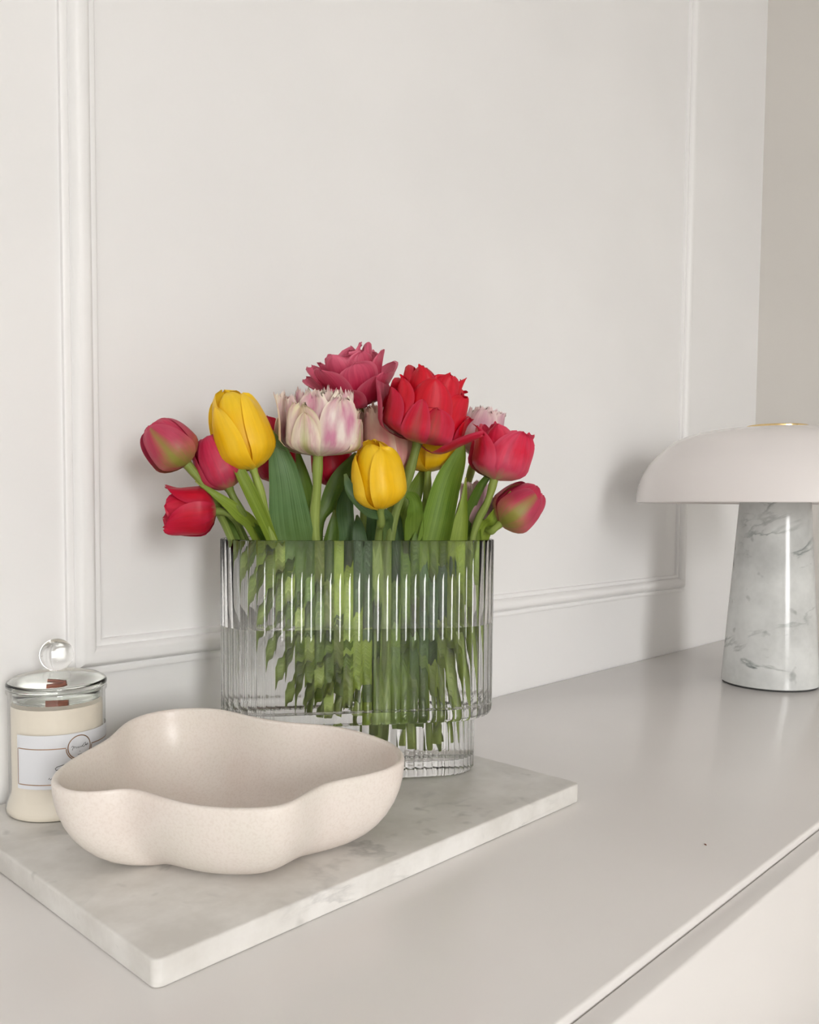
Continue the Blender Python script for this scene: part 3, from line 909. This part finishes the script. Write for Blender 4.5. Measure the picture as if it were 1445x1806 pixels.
LEAVES = [
    ([(0.5301, -0.1477, 0.0955, 0.0139), (0.5025, -0.1376, 0.1719, 0.0261), (0.4795, -0.1407, 0.2403, 0.0425), (0.4651, -0.1476, 0.2902, 0.0316), (0.4583, -0.1476, 0.3145, 0.0206), (0.4508, -0.1471, 0.3349, 0.0015)], 0, 4, (-0.6136, -0.7877, 0.0557)),
    ([(0.5782, -0.1676, 0.0858, 0.0131), (0.5881, -0.1933, 0.1698, 0.029), (0.5914, -0.2117, 0.2401, 0.0338), (0.594, -0.2235, 0.2874, 0.0303), (0.5985, -0.2316, 0.3123, 0.0187), (0.6015, -0.2363, 0.3298, 0.0016)], 1, 10, (-0.8913, -0.4506, 0.0505)),
    ([(0.5949, -0.1982, 0.0908, 0.0087), (0.6028, -0.2175, 0.1707, 0.0213), (0.6027, -0.2298, 0.2405, 0.0189), (0.6032, -0.235, 0.2719, 0.0083), (0.6047, -0.2361, 0.2969, 0.0016)], 2, 12, (-0.8449, -0.5323, 0.0525)),
    ([(0.5315, -0.1339, 0.1149, 0.0075), (0.5061, -0.1476, 0.2399, 0.0062), (0.5104, -0.1557, 0.2709, 0.0185), (0.5191, -0.162, 0.2956, 0.0205), (0.5346, -0.1632, 0.3189, 0.0021)], 1, 5, (-0.9556, -0.2911, 0.0457)),
    ([(0.5627, -0.1441, 0.1011, 0.0088), (0.5466, -0.1448, 0.1851, 0.0172), (0.5348, -0.1511, 0.2395, 0.019), (0.5317, -0.1513, 0.2711, 0.0179), (0.5403, -0.1526, 0.3001, 0.0053)], 0, 15, (-0.4953, -0.867, 0.0551)),
    ([(0.5185, -0.1368, 0.1063, 0.0053), (0.4775, -0.1294, 0.2092, 0.0102), (0.4612, -0.1325, 0.2404, 0.012), (0.4368, -0.1394, 0.2751, 0.0136), (0.4215, -0.1358, 0.3059, 0.0096), (0.4151, -0.1312, 0.329, 0.001)], 2, 3, (-0.3392, -0.9392, 0.0529)),
    ([(0.5055, -0.1151, 0.132, 0.0064), (0.46, -0.1167, 0.2389, 0.0132), (0.4324, -0.124, 0.2628, 0.0137), (0.4133, -0.1225, 0.2767, 0.0077), (0.3982, -0.1116, 0.2899, 0.0019)], 2, 0, (-0.4161, -0.9077, 0.0541)),
    ([(0.4969, -0.1089, 0.143, 0.0075), (0.4529, -0.1018, 0.2386, 0.0123), (0.4347, -0.1071, 0.2626, 0.011), (0.4181, -0.1112, 0.2788, 0.002)], 1, 2, (-0.928, -0.3695, 0.0482)),
    ([(0.5635, -0.1817, 0.1334, 0.0064), (0.5474, -0.1923, 0.2405, 0.0093), (0.5365, -0.2016, 0.2602, 0.0121), (0.5121, -0.2037, 0.2671, 0.0138), (0.4986, -0.1965, 0.2826, 0.0107), (0.4969, -0.1903, 0.2973, 0.0029)], 0, 8, (-0.7238, -0.6878, 0.0551)),
    ([(0.5937, -0.1788, 0.1294, 0.011), (0.5784, -0.1949, 0.2399, 0.0201), (0.5702, -0.2038, 0.2664, 0.0177), (0.5621, -0.2078, 0.2777, 0.0134), (0.5518, -0.2077, 0.2806, 0.0031)], 1, 9, (-0.5746, -0.8165, 0.0556)),
    ([(0.5897, -0.1636, 0.1169, 0.0089), (0.5817, -0.1763, 0.2339, 0.014), (0.5858, -0.1854, 0.2743, 0.0204), (0.5998, -0.1882, 0.3063, 0.0065)], 2, 10, (-0.4953, -0.867, 0.0551)),
    ([(0.6201, -0.2102, 0.1302, 0.0066), (0.6287, -0.2337, 0.239, 0.0171), (0.6269, -0.2497, 0.2575, 0.0179), (0.6288, -0.2585, 0.2722, 0.0084), (0.6328, -0.2663, 0.2848, 0.001)], 2, 13, (-0.4953, -0.867, 0.0551)),
    ([(0.6233, -0.2002, 0.1286, 0.0066), (0.62, -0.22, 0.2398, 0.0129), (0.6184, -0.2386, 0.2847, 0.0116), (0.6226, -0.2614, 0.3104, 0.001)], 1, 12, (-0.3392, -0.9392, 0.0529)),
    ([(0.5437, -0.1242, 0.1009, 0.0077), (0.5221, -0.1172, 0.2387, 0.0204), (0.5141, -0.1151, 0.2868, 0.0192), (0.5072, -0.1102, 0.3263, 0.0032)], 1, 4, (-0.8449, -0.5323, 0.0525)),
    ([(0.599, -0.2073, 0.1161, 0.0043), (0.6093, -0.2271, 0.1818, 0.0244), (0.6178, -0.2332, 0.2243, 0.0212), (0.6267, -0.2323, 0.2534, 0.0075), (0.6316, -0.2309, 0.2668, 0.0016)], 2, 14, (-0.8449, -0.5323, 0.0525)),
    ([(0.5742, -0.1401, 0.0932, 0.01), (0.5712, -0.1441, 0.1834, 0.0187), (0.568, -0.1454, 0.2386, 0.0208), (0.5691, -0.1487, 0.2768, 0.0109), (0.5717, -0.1506, 0.2931, 0.0022)], 0, 7, (-0.6517, -0.7565, 0.0556)),
    ([(0.5753, -0.1779, 0.0988, 0.0097), (0.5633, -0.1815, 0.1708, 0.0191), (0.5731, -0.1787, 0.2342, 0.016), (0.5776, -0.177, 0.2662, 0.0032)], 0, 9, (-0.8449, -0.5323, 0.0525)),
    ([(0.529, -0.1568, 0.0917, 0.0085), (0.5163, -0.155, 0.1619, 0.0198), (0.5133, -0.1503, 0.2191, 0.0176), (0.5184, -0.1491, 0.2449, 0.0135), (0.5227, -0.1472, 0.2658, 0.0021)], 1, 5, (-0.5746, -0.8165, 0.0556)),
    ([(0.542, -0.1661, 0.0885, 0.0106), (0.5405, -0.1749, 0.1511, 0.0209), (0.5346, -0.1731, 0.209, 0.0187), (0.5347, -0.1682, 0.2452, 0.0135), (0.537, -0.1625, 0.2617, 0.0021)], 0, 8, (-0.7238, -0.6878, 0.0551)),
    ([(0.5077, -0.1414, 0.0926, 0.0063), (0.4912, -0.1368, 0.1572, 0.0155), (0.4775, -0.1294, 0.2144, 0.0153), (0.464, -0.1222, 0.24, 0.0112), (0.4484, -0.1183, 0.2563, 0.002)], 1, 3, (-0.6517, -0.7565, 0.0556)),
    ([(0.5748, -0.1898, 0.0899, 0.0086), (0.5831, -0.2032, 0.1498, 0.0212), (0.5938, -0.2036, 0.2078, 0.0192), (0.6047, -0.1991, 0.2449, 0.013), (0.6063, -0.2002, 0.2665, 0.0022)], 0, 11, (-0.5746, -0.8165, 0.0556)),
    ([(0.5621, -0.1684, 0.083, 0.0075), (0.5606, -0.1919, 0.1403, 0.0179), (0.5683, -0.1999, 0.1984, 0.0188), (0.5781, -0.1996, 0.2348, 0.0126), (0.5855, -0.1976, 0.2558, 0.0021)], 1, 9, (-0.7888, -0.6123, 0.054)),
    ([(0.5334, -0.1599, 0.0835, 0.0138), (0.5206, -0.1581, 0.1355, 0.023), (0.5023, -0.1474, 0.1935, 0.0227), (0.5012, -0.1366, 0.2345, 0.0135), (0.5016, -0.132, 0.25, 0.0016)], 1, 5, (-0.8449, -0.5323, 0.0525)),
    ([(0.5449, -0.1312, 0.0741, 0.0143), (0.5284, -0.1168, 0.124, 0.0218), (0.5117, -0.1073, 0.1846, 0.0216), (0.4926, -0.1058, 0.231, 0.0138), (0.4863, -0.1012, 0.2468, 0.0016)], 2, 1, (-0.6517, -0.7565, 0.0556)),
    ([(0.5809, -0.1573, 0.0669, 0.0166), (0.5841, -0.1472, 0.1267, 0.0279), (0.5819, -0.1457, 0.1883, 0.0278), (0.58, -0.1504, 0.233, 0.0165), (0.5782, -0.1553, 0.2496, 0.0016)], 0, 7, (-0.5746, -0.8165, 0.0556)),
    ([(0.5992, -0.1705, 0.0604, 0.0167), (0.6178, -0.1716, 0.12, 0.0293), (0.6313, -0.1813, 0.1821, 0.0282), (0.6341, -0.1932, 0.2276, 0.0189), (0.6369, -0.1977, 0.2499, 0.0017)], 1, 11, (-0.8449, -0.5323, 0.0525)),
    ([(0.5521, -0.1673, 0.0682, 0.0129), (0.5377, -0.1705, 0.1191, 0.0231), (0.5229, -0.1647, 0.1726, 0.0208), (0.5177, -0.1609, 0.2143, 0.0155), (0.5173, -0.1582, 0.2374, 0.0016)], 2, 15, (-0.5746, -0.8165, 0.0556)),
    ([(0.5875, -0.1929, 0.0637, 0.013), (0.5835, -0.2011, 0.1173, 0.0213), (0.5875, -0.2113, 0.1608, 0.0212), (0.5972, -0.2184, 0.2032, 0.0159), (0.6013, -0.2214, 0.2323, 0.0016)], 0, 12, (-0.8449, -0.5323, 0.0525)),
    ([(0.5698, -0.1837, 0.0626, 0.0118), (0.5644, -0.1922, 0.1132, 0.0232), (0.5547, -0.1901, 0.167, 0.023), (0.5485, -0.1856, 0.2142, 0.0177), (0.5464, -0.1816, 0.236, 0.0016)], 1, 9, (-0.7238, -0.6878, 0.0551)),
    ([(0.6147, -0.194, 0.0563, 0.0122), (0.6235, -0.2003, 0.1119, 0.0221), (0.6345, -0.2083, 0.1617, 0.0221), (0.6385, -0.2186, 0.2065, 0.0165), (0.6396, -0.2243, 0.233, 0.0016)], 2, 13, (-0.8913, -0.4506, 0.0505)),
    ([(0.5174, -0.1422, 0.0832, 0.0085), (0.4987, -0.1398, 0.1253, 0.0156), (0.4841, -0.1292, 0.1727, 0.0176), (0.4676, -0.1173, 0.2142, 0.0133), (0.4587, -0.1109, 0.2357, 0.0015)], 2, 2, (-0.5746, -0.8165, 0.0556)),
]

GRN = srgb(136, 150, 62)
pm = {}
pm['yellow'] = petal_mat('petal_yellow', [(0.0, srgb(196, 178, 50)), (0.12, srgb(245, 196, 14)), (0.6, srgb(252, 205, 16)), (1, srgb(255, 214, 40))], srgb(255, 222, 80), 0.5, srgb(255, 220, 70), 0.3, vary=0.05)
pm['red_cup'] = petal_mat('petal_crimson', [(0.0, srgb(190, 150, 110)), (0.14, srgb(190, 22, 52)), (0.6, srgb(206, 14, 46)), (1, srgb(200, 26, 62))], srgb(216, 52, 92), 0.5, srgb(190, 40, 80), 0.4)
pm['pink_cup'] = petal_mat('petal_rose', [(0.0, srgb(176, 160, 96)), (0.2, srgb(188, 60, 84)), (0.6, srgb(204, 34, 72)), (1, srgb(206, 44, 84))], srgb(214, 76, 112), 0.6, srgb(214, 90, 120), 0.4)
pm['pink_open'] = petal_mat('petal_rose_open', [(0.0, srgb(206, 196, 140)), (0.16, srgb(214, 150, 128)), (0.30, srgb(214, 58, 88)), (0.7, srgb(226, 34, 70)), (1, srgb(222, 52, 86))], srgb(224, 92, 124), 0.7, srgb(226, 106, 134), 0.35)
pm['bud_out'] = petal_mat('petal_bud_green', [(0.0, srgb(170, 170, 92)), (0.25, srgb(176, 120, 84)), (0.6, srgb(190, 62, 88)), (1, srgb(196, 60, 92))], srgb(206, 92, 120), 0.5, srgb(206, 90, 110), 0.4, green=srgb(150, 152, 66), green_amt=0.9)
pm['bud_in'] = petal_mat('petal_bud_rose', [(0.0, srgb(180, 150, 110)), (0.3, srgb(200, 66, 96)), (1, srgb(210, 52, 88))], srgb(218, 96, 124), 0.6, srgb(176, 44, 80), 0.5)
pm['double_red'] = petal_mat('petal_scarlet', [(0.0, srgb(190, 150, 90)), (0.10, srgb(190, 30, 56)), (0.5, srgb(214, 6, 30)), (1, srgb(222, 20, 44))], srgb(226, 40, 72), 0.5, srgb(206, 60, 90), 0.45)
pm['double_red_out'] = petal_mat('petal_scarlet_outer', [(0.0, srgb(160, 150, 80)), (0.14, srgb(192, 50, 74)), (0.5, srgb(208, 14, 46)), (1, srgb(208, 30, 64))], srgb(210, 60, 92), 0.6, srgb(196, 62, 92), 0.5, green=srgb(150, 120, 90), green_amt=0.35)
pm['double_pink'] = petal_mat('petal_raspberry', [(0.0, srgb(200, 160, 120)), (0.12, srgb(200, 40, 76)), (0.55, srgb(206, 44, 84)), (1, srgb(222, 106, 134))], srgb(220, 96, 126), 0.6, srgb(232, 140, 160), 0.5)
pm['fringe'] = petal_mat('petal_fringed_white', [(0.0, srgb(232, 220, 180)), (0.22, srgb(242, 230, 218)), (0.75, srgb(246, 232, 226)), (1, srgb(246, 238, 218))], srgb(206, 116, 156), 0.85, srgb(244, 232, 214), 0.9, trans=0.2, vary=0.06)
pm['fringe_green'] = petal_mat('petal_fringed_green', [(0.0, srgb(226, 214, 170)), (0.22, srgb(236, 220, 204)), (0.75, srgb(238, 222, 206)), (1, srgb(236, 226, 190))], srgb(200, 112, 152), 0.8, srgb(240, 230, 204), 0.9, trans=0.2, vary=0.06, green=srgb(168, 176, 72), green_amt=0.7)
pm['fringe_peach'] = petal_mat('petal_fringed_peach', [(0.0, srgb(222, 206, 180)), (0.3, srgb(226, 190, 170)), (0.75, srgb(232, 196, 172)), (1, srgb(238, 218, 194))], srgb(212, 124, 130), 0.7, srgb(240, 220, 196), 0.7, trans=0.2, vary=0.06)
pm['fringe_pale'] = petal_mat('petal_fringed_pale', [(0.0, srgb(222, 206, 190)), (0.3, srgb(226, 190, 196)), (0.75, srgb(226, 180, 192)), (1, srgb(238, 216, 212))], srgb(206, 146, 170), 0.7, srgb(240, 222, 216), 0.7, trans=0.2, vary=0.06)
M['stem'] = leaf_mat('stem_green', srgb(132, 156, 72), srgb(168, 186, 104), srgb(170, 186, 110))
M['leaf0'] = leaf_mat('leaf_deep', srgb(62, 96, 46), srgb(98, 132, 84), srgb(126, 140, 70))
M['leaf1'] = leaf_mat('leaf_mid', srgb(84, 120, 34), srgb(124, 154, 62), srgb(150, 150, 70))
M['leaf2'] = leaf_mat('leaf_fresh', srgb(120, 148, 40), srgb(160, 182, 72), srgb(176, 170, 80))

RNG = random.Random(11)
def petal(mat, parent, Rr, H, close, th0, wid, vm=0.42, r0=0.10, tip=2.2, flare=0.0, layer=0.0, whorl=0.05, ruffle=0.0, crease=0.02,
          blunt=0.0, fringe=0.0, tilt=0.0, nu=11, nv=14, cup=0.0, basez=0.0, dome=False, name='petal'):
    verts, uvs, faces = [], [], []
    ph = RNG.random() * 6.28
    ph2 = RNG.random() * 6.28
    if fringe > 0:
        nu, nv = 29, 13
    spikes = [RNG.random() for _ in range(nu)]
    for i in range(nv):
        v = 1 - (1 - i / (nv - 1)) ** 1.45
        if v < vm:
            r = Rr * (r0 + (1 - r0) * math.sin(PI / 2 * v / vm) ** 0.85)
        else:
            s = (v - vm) / (1 - vm)
            s2 = s * s * (3 - 2 * s)
            if dome:
                r = Rr * (close + (1 - close) * math.sqrt(max(0.0, 1 - s ** 2.2)))
            else:
                r = Rr * (1 + (close - 1) * (0.6 * s2 + 0.4 * s * s)) + flare * Rr * s ** 3
        z = H * (v ** 1.25 if v < 0.5 else (0.5 ** 1.25 + (v - 0.5) / 0.5 * (1 - 0.5 ** 1.25)))
        if v < 0.42:
            w = wid * (0.28 + 0.72 * math.sin(PI / 2 * v / 0.42) ** 0.9)
        else:
            s = (v - 0.42) / 0.58
            w = wid * (blunt + (1 - blunt) * max(0.0, 1 - s ** tip) ** 0.55)
        for k in range(nu):
            u = k / (nu - 1) * 2 - 1
            ang = u * w / max(r, 0.25 * Rr)
            ang = max(-1.5, min(1.5, ang))
            rr = r + layer + whorl * Rr * u + cup * Rr * u * u * v - crease * Rr * math.exp(-(u / 0.18) ** 2) * math.sin(PI * min(1, v * 1.1))
            rr += ruffle * Rr * v ** 2 * (math.sin(3.1 * u + ph) * 0.7 + math.sin(6.3 * u + ph2) * 0.5 * abs(u))
            zz = z + basez - 0.10 * H * u * u * v * (1 - v) + ruffle * 0.20 * H * v ** 3 * math.sin(4.7 * u + ph2)
            a2 = th0 + ang
            if fringe > 0 and i == nv - 1:
                sp = fringe * H * (0.25 + 0.75 * spikes[k]) * (1.0 if k % 2 == 0 else -0.15)
                zz += sp * (1 - 0.3 * abs(u))
                rr += fringe * Rr * (spikes[(k * 7) % nu] - 0.5) * 0.9
                a2 += (spikes[(k * 3) % nu] - 0.5) * 0.10
            if tilt:
                # swing the petal outwards about its base
                ct, st = math.cos(tilt), math.sin(tilt)
                rr, zz = rr * ct + zz * st, zz * ct - (rr - Rr * r0) * st
            verts.append((rr * math.cos(a2), rr * math.sin(a2), zz))
            uvs.append((k / (nu - 1), v))
    for i in range(nv - 1):
        for k in range(nu - 1):
            faces.append((i * nu + k, i * nu + k + 1, (i + 1) * nu + k + 1, (i + 1) * nu + k))
    return mesh_obj(name, verts, faces, mat, parent, True, uvs)

def head(kind, par, H, R, spin):
    J = lambda s: 1 + RNG.uniform(-s, s)
    if kind in ('yellow',):
        for k in range(3):
            petal(pm['yellow'], par, R * 0.80, H * (0.97, 1.0, 0.94)[k], 0.20, spin + k * 2 * PI / 3 + PI / 3, R * 1.10, tip=2.6, whorl=0.04, ruffle=0.05, crease=0.05, vm=0.44, dome=True, nv=20)
        for k in range(3):
            petal(pm['yellow'], par, R * (0.98, 1.02, 0.96)[k], H * (0.88, 1.0, 0.82)[k], (0.42, 0.30, 0.52)[k], spin + k * 2 * PI / 3, R * (0.98, 0.92, 0.90)[k], tip=(2.0, 2.6, 1.9)[k], whorl=0.09, ruffle=0.07, crease=0.07, vm=0.42, cup=0.05, dome=True, nv=20)
    elif kind == 'red_cup':
        for k in range(3):
            petal(pm['red_cup'], par, R * 0.82, H * 0.98 * J(.05), 0.72, spin + k * 2 * PI / 3 + PI / 3, R * 1.05, tip=2.4, ruffle=0.08)
        for k in range(3):
            petal(pm['red_cup'], par, R * 0.95, H * J(.05), 0.90, spin + k * 2 * PI / 3, R * 1.05, tip=1.9, ruffle=0.10, crease=0.04, flare=0.08)
    elif kind == 'pink_cup':
        for k in range(3):
            petal(pm['pink_cup'], par, R * 0.82, H * J(.03), 0.34, spin + k * 2 * PI / 3 + PI / 3, R * 1.1, tip=2.4, dome=True, nv=18)
        for k in range(3):
            petal(pm['pink_cup'], par, R * 0.95, H * J(.03), 0.40, spin + k * 2 * PI / 3, R * 1.1, tip=2.0, crease=0.05, dome=True, nv=18)
    elif kind == 'pink_cup_open':
        for k in range(4):
            petal(pm['pink_open'], par, R * 0.48, H * 1.04 * J(.05), 1.0, spin + k * PI / 2 + .3, R * 0.62, tip=3.0, ruffle=0.16)
        for k in range(4):
            petal(pm['pink_open'], par, R * 0.66, H * J(.07), 1.06, spin + k * PI / 2 + .75, R * 0.74, tip=2.8, ruffle=0.12, flare=0.05)
        for k in range(4):
            petal(pm['pink_open'], par, R * 0.80, H * (0.98, 0.86, 1.0, 0.94)[k], 1.08, spin + k * PI / 2, R * 0.80, tip=(2.0, 2.6, 2.2, 2.4)[k], ruffle=0.10, crease=0.06, flare=0.12, whorl=0.10)
    elif kind == 'bud_green':
        for k in range(3):
            petal(pm['bud_in'], par, R * 0.66, H * 1.0 * J(.03), 0.30, spin + k * 2 * PI / 3 + .5, R * 0.95, tip=2.6, dome=True, nv=18)
        for k in range(4):
            petal(pm['bud_in'], par, R * 0.84, H * 1.0 * J(.04), 0.34, spin + k * PI / 2 + .9, R * 0.98, tip=2.3, ruffle=0.05, dome=True, nv=18)
        for k in range(3):
            petal(pm['bud_out'], par, R * 0.96, H * 0.96 * J(.04), 0.42, spin + k * 2 * PI / 3, R * 0.96, tip=1.7, crease=0.03, dome=True, nv=18)
    elif kind == 'red_double':
        for k in range(4):
            petal(pm['double_red'], par, R * 0.30, H * 0.84 * J(.06), 0.9, spin + k * PI / 2 + .5, R * 0.45, ruffle=0.25, tip=4)
        for k in range(5):
            petal(pm['double_red'], par, R * 0.50, H * 0.92 * J(.06), 0.95, spin + k * 2 * PI / 5, R * 0.55, ruffle=0.20, tip=4, cup=-0.05)
        for k in range(6):
            petal(pm['double_red'], par, R * 0.68, H * 0.96 * J(.05), 0.92, spin + k * PI / 3 + .4, R * 0.62, ruffle=0.14, tip=4, cup=-0.06)
        for k in range(6):
            petal(pm['double_red'], par, R * 0.86, H * 0.80 * J(.10), 0.92, spin + k * PI / 3, R * 0.60, ruffle=0.12, tip=3.8, cup=-0.05, whorl=0.07)
        for k in range(5):
            petal(pm['double_red_out'], par, R * 0.92, H * 0.54 * J(.18), 1.0, spin + k * 2 * PI / 5 + .2, R * 0.52, ruffle=0.10, tip=3.0, whorl=0.05)
        # loose outermost petals: a narrow one in front, one drooping right, a broad one on the left
        petal(pm['double_red_out'], par, R * 0.60, H * 0.56, 1.0, spin - 0.15, R * 0.19, tip=1.4, layer=R * 0.40)
        petal(pm['double_red_out'], par, R * 0.50, H * 0.84, 1.0, spin + 1.35, R * 0.30, tip=1.7, tilt=0.85, ruffle=0.1)
        petal(pm['double_pink'], par, R * 0.88, H * 0.84, 1.08, spin + 4.55, R * 0.62, tip=3.4, tilt=0.20, ruffle=0.06)
    elif kind == 'pink_double':
        for k in range(4):
            petal(pm['double_pink'], par, R * 0.26, H * 0.96 * J(.06), 1.0, spin + k * PI / 2 + .5, R * 0.42, ruffle=0.22, tip=5)
        for k in range(5):
            petal(pm['double_pink'], par, R * 0.42, H * 1.0 * J(.06), 1.05, spin + k * 2 * PI / 5, R * 0.54, ruffle=0.2, tip=5)
        for k in range(6):
            petal(pm['double_pink'], par, R * 0.56, H * 0.98 * J(.06), 1.15, spin + k * PI / 3 + .4, R * 0.54, ruffle=0.16, tip=5)
        for k in range(6):
            petal(pm['double_pink'], par, R * 0.62, H * 0.95 * J(.06), 1.28, spin + k * PI / 3, R * 0.50, ruffle=0.12, tip=5, tilt=0.12)
        for k in range(5):
            petal(pm['double_pink'], par, R * 0.55, H * 0.90 * J(.10), 1.3, spin + k * 2 * PI / 5 + .5, R * 0.46, ruffle=0.10, tip=5, tilt=0.42 + RNG.uniform(-.1, .15))
    else:
        base = pm[kind]
        alt = pm['fringe_green'] if kind == 'fringe' else base
        full = kind == 'fringe'
        if full:
            for k in range(4):
                petal(base, par, R * 0.32, H * 0.98 * J(.06), 1.0, spin + k * PI / 2 + .5, R * 0.40, ruffle=0.22, blunt=0.40, fringe=0.10, vm=.35)
            for k in range(5):
                petal(base, par, R * 0.52, H * 1.0 * J(.07), 1.0, spin + k * 2 * PI / 5, R * 0.46, ruffle=0.18, blunt=0.40, fringe=0.10, vm=.35, tip=3)
            for k in range(6):
                petal(base, par, R * 0.72, H * 0.95 * J(.09), 1.0, spin + k * PI / 3 + .4, R * 0.46, ruffle=0.14, blunt=0.38, fringe=0.10, vm=.36, tip=3)
            for k in range(6):
                petal(alt if k % 2 else base, par, R * 0.90, H * (0.92, 0.74, 0.84, 0.70, 0.95, 0.80)[k], 0.98, spin + k * PI / 3 + .1, R * 0.50, ruffle=0.12, blunt=0.32, fringe=0.08, vm=.38, whorl=0.08, tip=3)
            for k in range(4):
                petal(alt, par, R * 0.98, H * (0.62, 0.80, 0.58, 0.70)[k], 1.0, spin + k * PI / 2 + .8, R * 0.36, ruffle=0.06, tip=1.8, vm=.42)
        else:
            for k in range(4):
                petal(base, par, R * 0.50, H * 0.95 * J(.05), 0.85, spin + k * PI / 2 + .5, R * 0.62, ruffle=0.14, blunt=0.55, fringe=0.08)
            for k in range(4):
                petal(base, par, R * 0.76, H * 0.95 * J(.05), 0.82, spin + k * PI / 2, R * 0.82, ruffle=0.10, blunt=0.55, fringe=0.08)
            for k in range(4):
                petal(base, par, R * 0.95, H * 0.94 * J(.06), 0.80, spin + k * PI / 2 + .8, R * 0.85, ruffle=0.07, blunt=0.48, fringe=0.07)

FL_LABEL = [
    ('rose pink tulip bud with olive green outer petals, far left of the bouquet', 2.2),
    ('crimson tulip pointing sideways to the left, lowest on the left of the bouquet', 0.9),
    ('rose red tulip half hidden behind the tall yellow tulip at left', 0.4),
    ('tall closed yellow tulip at the upper left of the bouquet', 1.35),
    ('crimson tulip peeking between the tall yellow and the white fringed tulip', 1.0),
    ('large white and pink fringed double tulip with green flames, front centre', 0.55),
    ('raspberry pink double tulip, the topmost flower of the bouquet', 0.3),
    ('peach fringed tulip behind the small yellow tulip and the big red one', 0.2),
    ('small yellow tulip in the lower middle, cupped by a green leaf', 0.75),
    ('big scarlet red double tulip on a thick pale stem', 0.0),
    ('yellow tulip hidden below and behind the big scarlet double tulip', 0.9),
    ('pale pink fringed tulip peeking out right behind the big scarlet one', 0.5),
    ('open rose pink tulip at the right side of the bouquet', 0.4),
    ('rose and olive green tulip bud, lowest on the right of the bouquet', 0.2),
    ('pale pink tulip mostly hidden low behind the stems on the right', 0.3),
    ('dark crimson tulip mostly hidden below the white fringed double tulip', 0.6),
]
tulips = []
for i, (kind, B, A, H, R, rim, bot) in enumerate(FLOWERS):
    t = empty('tulip', bot)
    tag(t, FL_LABEL[i][0], 'tulip', 'cut tulips in the ribbed vase')
    tulips.append(t)
    Bv, Av = np.array(B), np.array(A)
    hd = empty('flower_head')
    hd.parent = t
    z = Vector(A).normalized()
    x = (RGT - z * RGT.dot(z)).normalized()
    y = z.cross(x)
    mt = Matrix((x, y, z)).transposed().to_4x4()
    mt.translation = Vector(B) - Vector(bot)
    hd.matrix_local = mt
    head(kind, hd, H, R, FL_LABEL[i][1] - PI / 2)
    # stem
    rim_, bot_ = np.array(rim), np.array(bot)
    mid1 = Bv - Av * np.linalg.norm(Bv - rim_) * 0.35
    mid1 = 0.5 * mid1 + 0.5 * (Bv * 0.65 + rim_ * 0.35)
    low = rim_ * 0.45 + bot_ * 0.55 + np.array([0.004 * math.sin(i * 2.1), 0.003 * math.cos(i * 1.7), 0])
    pts = catmull([Bv + Av * 0.003, mid1, rim_, low, bot_], 34)
    n = len(pts)
    sr = 0.0046 if kind in ('red_double', 'fringe') else 0.0038
    rad = [sr * (1.25 if j == 0 else 1.12 if j == 1 else 1.0) * (0.95 + 0.1 * math.sin(j * 0.7 + i)) for j in range(n)]
    tube('stem', [p_ - bot_ for p_ in pts], rad, M['stem'], t, 12)

def leaf(pts, mat, parent, nrm, fold=0.22, n=26, m_=9):
    C = catmull([p_[:3] for p_ in pts], n)
    W = [max(0.0004, w[0]) for w in catmull([(p_[3], 0, 0) for p_ in pts], n)]
    off = np.array(parent.location)
    verts, uvs, faces = [], [], []
    nrm = np.array(nrm)
    ph = RNG.random() * 6.28
    for i in range(n):
        t = C[min(i + 1, n - 1)] - C[max(i - 1, 0)]
        t /= np.linalg.norm(t)
        s = np.cross(t, nrm)
        s /= np.linalg.norm(s)
        nn = np.cross(s, t)
        v = i / (n - 1)
        for k in range(m_):
            u = k / (m_ - 1) * 2 - 1
            p_ = C[i] + s * u * W[i] / 2 * (1 - 0.12 * u * u) + nn * (fold * W[i] * (u * u - 0.3) + 0.05 * W[i] * math.sin(9 * v + 2.5 * u + ph))
            verts.append(p_ - off)
            uvs.append((k / (m_ - 1), v))
    for i in range(n - 1):
        for k in range(m_ - 1):
            faces.append((i * m_ + k, i * m_ + k + 1, (i + 1) * m_ + k + 1, (i + 1) * m_ + k))
    return mesh_obj('leaf', verts, faces, mat, parent, True, uvs)
for i, (pts, mi, own, nrm) in enumerate(LEAVES):
    leaf(pts, M['leaf%d' % mi], tulips[own], nrm, fold=(0.16, 0.24, 0.12, 0.3)[i % 4])

# ------------------------------------------------------------------ a crumb on the console
cr = tube('crumb', [np.array([0.6505, -0.4530, 0.0005]), np.array([0.6512, -0.4519, 0.0006]), np.array([0.6517, -0.4505, 0.0005])], [0.0003, 0.0005, 0.0002], M['wood'], None, 6)
tag(cr, 'tiny dark crumb lying on the bare console top near its front edge', 'crumb')
